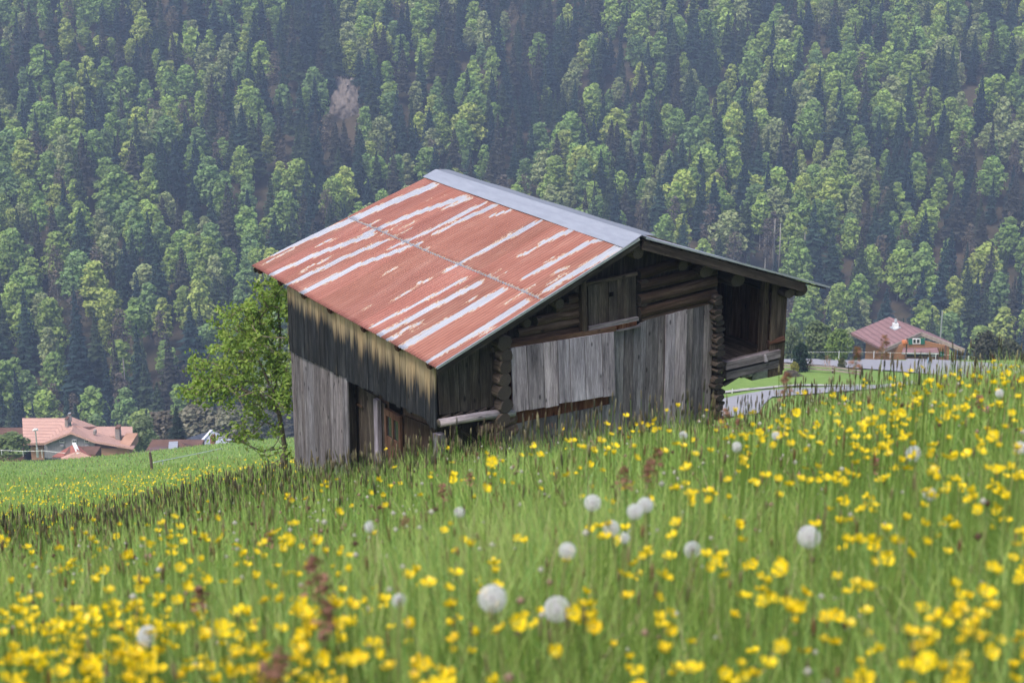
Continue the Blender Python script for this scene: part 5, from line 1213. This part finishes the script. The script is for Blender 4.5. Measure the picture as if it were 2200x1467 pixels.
def buttercups():
    r = np.random.default_rng(21); L_ = []
    for j in range(7):
        for i in range(11):
            for _ in range(r.poisson(FD[j][i]*((.42 if 3 < i < 10 else .52) if j > 1 else .7)*(1.45 if j > 4 and i < 4 else 1))):
                cx_, cy_ = (i+r.random())*200, 780+(j+r.random())*100; m = 1+(r.random() < .35)*r.integers(1, 3)
                for q in range(m):
                    px, py = cx_+r.normal()*(22 if q else 0), cy_+r.normal()*(16 if q else 0); h = r.uniform(.26, .46) if py > 1000 else r.uniform(.3, .5)
                    g = ground_hit(px, py, h, 1.6, 26)
                    if g is None or g[1] > 25: continue
                    L_.append((g[1], g[0], g[2], h, px, py))
    # margins outside the frame, so that the meadow does not end at the picture edge
    for _ in range(620):
        Y = r.uniform(1.4, 10); s_ = r.choice([-1, 1]); X = s_*(Y*.32+r.uniform(0, 1.0)**1.0*(.1*Y+1.5)); L_.append((Y+1000, X, float(ground(X, Y)), r.uniform(.26, .42), -1, -1))
    L_.sort(); ind = L_[:300]; rest = L_[300:]
    for (Y, X, z, h, px, py) in ind:
        a, b_ = zone_near(px, py); lab = 'yellow buttercup at the %s of the meadow, %s of the picture' % (b_, a)
        o = empty('buttercup', (X, Y, z), r.uniform(0, 6.28), lab, 'flower', 'buttercups: %s, %s' % (b_, a))
        s_ = link('stem', ME_STEM, o); s_.scale = (1, 1, h)
        c = link('flower_head', ME_CUP[r.integers(0, 6)], o, (0, 0, h-.003)); t = r.uniform(0, .8); c.rotation_euler = (t, r.uniform(-.2, .2), 0); k = r.uniform(.65, 1.15); c.scale = (k, k, k); v = r.uniform(.85, 1.08); c.color = (v, v*r.uniform(.9, 1.03), v, 1)
    parts = []
    def add(X, Y, z, h, k):
        c = CUPS[r.integers(0, 6)]; t = r.uniform(0, .9); a = r.uniform(0, 6.28); V = c[0]*k; ct, st2 = math.cos(t), math.sin(t)
        V = np.column_stack([V[:, 0], V[:, 1]*ct-V[:, 2]*st2, V[:, 1]*st2+V[:, 2]*ct]); ca, sa = math.cos(a), math.sin(a)
        parts.append((np.column_stack([V[:, 0]*ca-V[:, 1]*sa, V[:, 0]*sa+V[:, 1]*ca, V[:, 2]])+np.array([X, Y, z+h]), c[1], c[2], c[3]*r.uniform(.85, 1.08)))
        w = .0017; parts.append((np.array([[X-w, Y, z], [X+w, Y, z], [X+w, Y, z+h], [X-w, Y, z+h]]), np.array([[0, 1, 2, 3]]), np.zeros((0, 3), int), np.tile(np.array([.14, .22, .05]), (4, 1))))
    for (Y, X, z, h, px, py) in rest: add(X, Y-1000 if Y > 900 else Y, z, h, r.uniform(.7, 1.15))
    V, Q, T, C_ = merge(parts); o = link('buttercups', mesh_np('buttercups', V, Q, T, tint=C_, mats=[M_petal])); o.color = (1, 1, 1, 1)
    tag(o, 'remaining small yellow buttercups scattered up to the meadow crest', 'flowers', 'buttercups', kind='stuff')
    # far flowers: a yellow speckle on the slope left of the barn
    n = 9000; X, Y = scatter(n, 14, 95, r, .38); k = X/Y
    dens = np.clip(np.interp(k, [-.40, -.3, -.2, -.12, -.08], [.9, 1, .8, .35, 0]), 0, 1)*np.interp(Y, [14, 20, 60, 80, 95], [.5, 1, .9, .35, .05])*(.35+.65*patch(X*.25, Y*.12))
    ok = r.random(n) < dens; X, Y = X[ok], Y[ok]; m = len(X); cen = np.stack([X, Y, ground(X, Y)+r.uniform(.22, .42, m)], 1)
    V, Q = leaves(r, cen, np.tile(np.array([0, -.5, .8]), (m, 1)), np.interp(Y, [14, 40, 95], [.028, .045, .08]), .5, .7); cc = np.array([.62, .48, .02])*(.7+.5*r.random(m)[:, None])
    o = link('far_flowers', mesh_np('far_flowers', V, Q, tint=np.repeat(cc, 4, 0), mats=[M_petal])); o.color = (1, 1, 1, 1)
    tag(o, 'yellow speckle of distant flowers on the meadow left of the barn', 'flowers', kind='stuff')
buttercups()
def little_whites():
    r = np.random.default_rng(33); parts = []; n = 3600; X, Y = scatter(n, 2.0, 13, r, .37); 
    h = r.uniform(.12, .38, n); cen = np.stack([X, Y, ground(X, Y)+h], 1); sz = r.uniform(.004, .010, n)
    d = np.array([[1, 0, 0], [-1, 0, 0], [0, 1, 0], [0, -1, 0], [0, 0, 1], [0, 0, -1.]]); V = (cen[:, None]+d[None]*sz[:, None, None]).reshape(-1, 3)
    F_ = np.array([[0, 2, 4], [2, 1, 4], [1, 3, 4], [3, 0, 4], [2, 0, 5], [1, 2, 5], [3, 1, 5], [0, 3, 5]]); T = ((np.arange(n)*6)[:, None, None]+F_[None]).reshape(-1, 3)
    k = r.random(n)[:, None]; C_ = np.where(k < .45, np.array([.62, .60, .52]), np.where(k < .75, np.array([.42, .30, .22]), np.array([.16, .10, .07])))
    o = link('small_buds', mesh_np('small_buds', V, None, T, tint=np.repeat(C_, 6, 0), mats=[M_fluff])); o.color = (1, 1, 1, 1)
    tag(o, 'tiny white and brown buds scattered through the grass', 'flowers', kind='stuff')
little_whites()
# dandelion clocks
def clock(seed, part=1.0, R=.023):
    r = np.random.default_rng(seed); n = 165; i = np.arange(n)+.5; ph = np.arccos(1-2*i/n); th = math.pi*(1+5**.5)*i
    d = np.stack([np.cos(th)*np.sin(ph), np.sin(th)*np.sin(ph), np.cos(ph)], 1); d = d[d[:, 2] > -.85]
    if part < 1: d = d[(d@np.array([math.cos(seed), math.sin(seed), .3])) > -part]
    m = len(d); a = np.cross(d, rand_unit(r, m)); a /= np.linalg.norm(a, axis=1, keepdims=True); b_ = np.cross(d, a)
    w = .00035; V = []; Q = []; T = []; C_ = []; nv = 0
    for k in range(m):
        V += [d[k]*R*.18-a[k]*w, d[k]*R*.18+a[k]*w, d[k]*R*.8+a[k]*w, d[k]*R*.8-a[k]*w]; Q.append([nv, nv+1, nv+2, nv+3]); C_ += [(.75, .72, .7)]*4; nv += 4
        hub = d[k]*R*.8; V.append(hub); C_.append((.7, .68, .66)); h0 = nv; nv += 1
        for j in range(7):
            t = 2*math.pi*j/7+k; p = hub+(a[k]*math.cos(t)+b_[k]*math.sin(t))*R*.26+d[k]*R*.18; q = hub+(a[k]*math.cos(t+.17)+b_[k]*math.sin(t+.17))*R*.26+d[k]*R*.18
            V += [p, q]; C_ += [(.93, .93, .94)]*2; T.append([h0, nv, nv+1]); nv += 2
    b0 = nv
    for z_ in (-.12, .12):
        for j in range(6): V.append((math.cos(j*math.pi/3)*.17*R, math.sin(j*math.pi/3)*.17*R, z_*R)); C_.append((.30, .24, .18))
    for j in range(6): Q.append([b0+j, b0+(j+1) % 6, b0+6+(j+1) % 6, b0+6+j])
    return mesh_np('seed_head', np.array(V), np.array(Q), np.array(T), tint=np.array(C_), mats=[M_fluff])
ME_CLK = [clock(1), clock(2), clock(3, .45), clock(4, .3)]
DL = [(1058, 1285, 30, 0, 'full round white dandelion clock, largest near the bottom centre'), (1197, 1308, 28, 2, 'half-blown dandelion clock just right of the largest one'),
 (1273, 1080, 18, 1, 'dandelion clock topmost left of the pair below the shutter'), (1364, 1099, 17, 0, 'left clock of the touching dandelion pair'), (1386, 1085, 17, 1, 'right clock of the touching dandelion pair'),
 (1313, 1135, 18, 0, 'dandelion clock below the touching pair'), (1341, 1155, 12, 3, 'small ragged dandelion clock right under the touching pair'), (1219, 1183, 18, 1, 'dandelion clock lowest of the centre cluster'), (1488, 1181, 18, 3, 'half-bald dandelion clock with dark base right of the centre cluster'),
 (1738, 1153, 24, 1, 'large dandelion clock on the right side of the meadow'), (318, 1366, 22, 2, 'white dandelion clock among buttercups at the lower left'), (1583, 960, 11, 1, 'small dandelion clock below the barn\'s gallery corner'),
 (1667, 936, 9, 0, 'tiny dandelion clock in front of the lower road'), (1468, 935, 9, 2, 'tiny dandelion clock at the foot of the grey cladding'), (1964, 975, 17, 3, 'ragged dandelion clock on the right below the yellow drift'),
 (1998, 1062, 14, 2, 'ragged dandelion clock lower right under another ragged one'), (2148, 845, 9, 0, 'small dandelion clock high at the right edge of the meadow'), (2192, 962, 13, 1, 'dandelion clock cut by the right picture edge'),
 (858, 1290, 15, 3, 'ragged white dandelion clock beside a buttercup left of the largest clock'), (795, 1131, 12, 3, 'thin ragged dandelion clock in the meadow below the stable door'), (987, 1100, 11, 3, 'thin ragged dandelion clock in the meadow below the barn corner')]
for i, (px, py, rp, var, lab) in enumerate(DL):
    d = .0225*F/rp; R_ = ray(px, py); Y = d*R_[1]/1.0; q = P3(px, py, Y); zg = float(ground(q[0], q[1])); h = q[2]-zg
    if not .36 < h < .52:
        g = ground_hit(px, py, rng.uniform(.38, .46), 1.6, 26); q = P3(px, py, g[1]); zg = float(ground(q[0], q[1])); h = q[2]-zg
    k = rp*np.linalg.norm(q)/F/.0225*.97
    o = empty('dandelion', (q[0], q[1], zg), i*1.3, lab, 'flower', 'dandelion clocks in the meadow')
    s_ = link('stem', ME_DSTEM, o); s_.scale = (1, 1, h); c = link('seed_head', ME_CLK[var], o, (0, 0, h)); c.scale = (k, k, k); c.rotation_euler = (random.uniform(-.2, .3), 0, 0)
# sorrel
def sorrel_mesh(seed):
    r = np.random.default_rng(seed); n = 60; t = r.random(n)**.8; a = r.uniform(0, 6.28, n); rad = .028*(1-.8*t)*r.random(n)+.003
    cen = np.stack([np.cos(a)*rad, np.sin(a)*rad, .87+.13*t], 1); V, Q = leaves(r, cen, rand_unit(r, n), np.full(n, .010), 1, .8)
    V[:, 2] = V[:, 2]; c = np.array([.26, .135, .095])*(.6+.8*r.random(n)[:, None]); return mesh_np('flower_spike', V, Q, tint=np.repeat(c, 4, 0), mats=[M_grass])
ME_SOR = [sorrel_mesh(s) for s in range(3)]
SR = [(672, 1195, 2.6), (690, 1235, 2.7), (600, 1395, 2.0), (575, 1430, 1.9), (1412, 962, 4.2), (1342, 1000, 3.8), (1690, 800, 4.6), (950, 1040, 5.2), (870, 1110, 4.6), (1902, 722, 5.6), (1842, 745, 5.0), (578, 1140, 4.4), (1588, 900, 6.0), (2105, 850, 5.5), (1395, 985, 3.6), (1560, 880, 5.2), (700, 1290, 2.3), (1010, 1015, 6.0), (430, 1260, 3.0), (1880, 985, 5.2)]
for i, (px, py, Y) in enumerate(SR):
    q = P3(px, py, Y); zg = float(ground(q[0], q[1])); h = q[2]-zg
    for _ in range(14):
        if .3 < h < .75: break
        Y *= 1.06 if h > .75 else .95; q = P3(px, py, Y); zg = float(ground(q[0], q[1])); h = q[2]-zg
    h = min(max(h, .3), .8); a, b_ = zone_near(px, py)
    o = empty('sorrel', (q[0], q[1], zg), i, 'reddish brown sorrel spike at the %s of the meadow, %s of the picture' % (b_, a), 'plant', 'sorrel: %s, %s' % (b_, a))
    s_ = link('stem', ME_STEM, o); s_.scale = (1, 1, h); c = link('flower_spike', ME_SOR[i % 3], o); c.scale = (1, 1, h); c.color = (1, 1, 1, 1)
# clover
for i, (px, py) in enumerate(((2108, 858), (2122, 880), (322, 1195))):
    g = ground_hit(px, py, .3, 2, 26); r = np.random.default_rng(i); n = 60; d = rand_unit(r, n)*.012; V, Q = leaves(r, d, d*80, np.full(n, .007), .4, .5)
    o = empty('clover', g, 0, ('upper pink clover head at the right edge of the meadow', 'lower pink clover head at the right edge of the meadow', 'pink clover head in the grass at the left')[i], 'flower')
    s_ = link('stem', ME_STEM, o); s_.scale = (1, 1, .3); c = link('flower_head', mesh_np('clover_head', V, Q, tint=np.tile(np.array([.50, .16, .30]), (4*n, 1)), mats=[M_petal]), o, (0, 0, .3)); c.color = (1, 1, 1, 1)

# ------------------------------------------------------------------ the air between here and the mountainside
hm = bpy.data.materials.new('air'); hm.use_nodes = True; nt = hm.node_tree; nt.nodes.remove(nt.nodes['Principled BSDF'])
pv = nt.nodes.new('ShaderNodeVolumePrincipled'); pv.inputs['Color'].default_value = (.55, .70, 1.0, 1); pv.inputs['Density'].default_value = .00045; pv.inputs['Anisotropy'].default_value = .1
nt.links.new(pv.outputs[0], nt.nodes['Material Output'].inputs['Volume'])
mb = MB(); mb.box((-1250, -450, -500), (1250, 1200, 260)); hz = mb.build('haze', hm); tag(hz, kind='stuff')
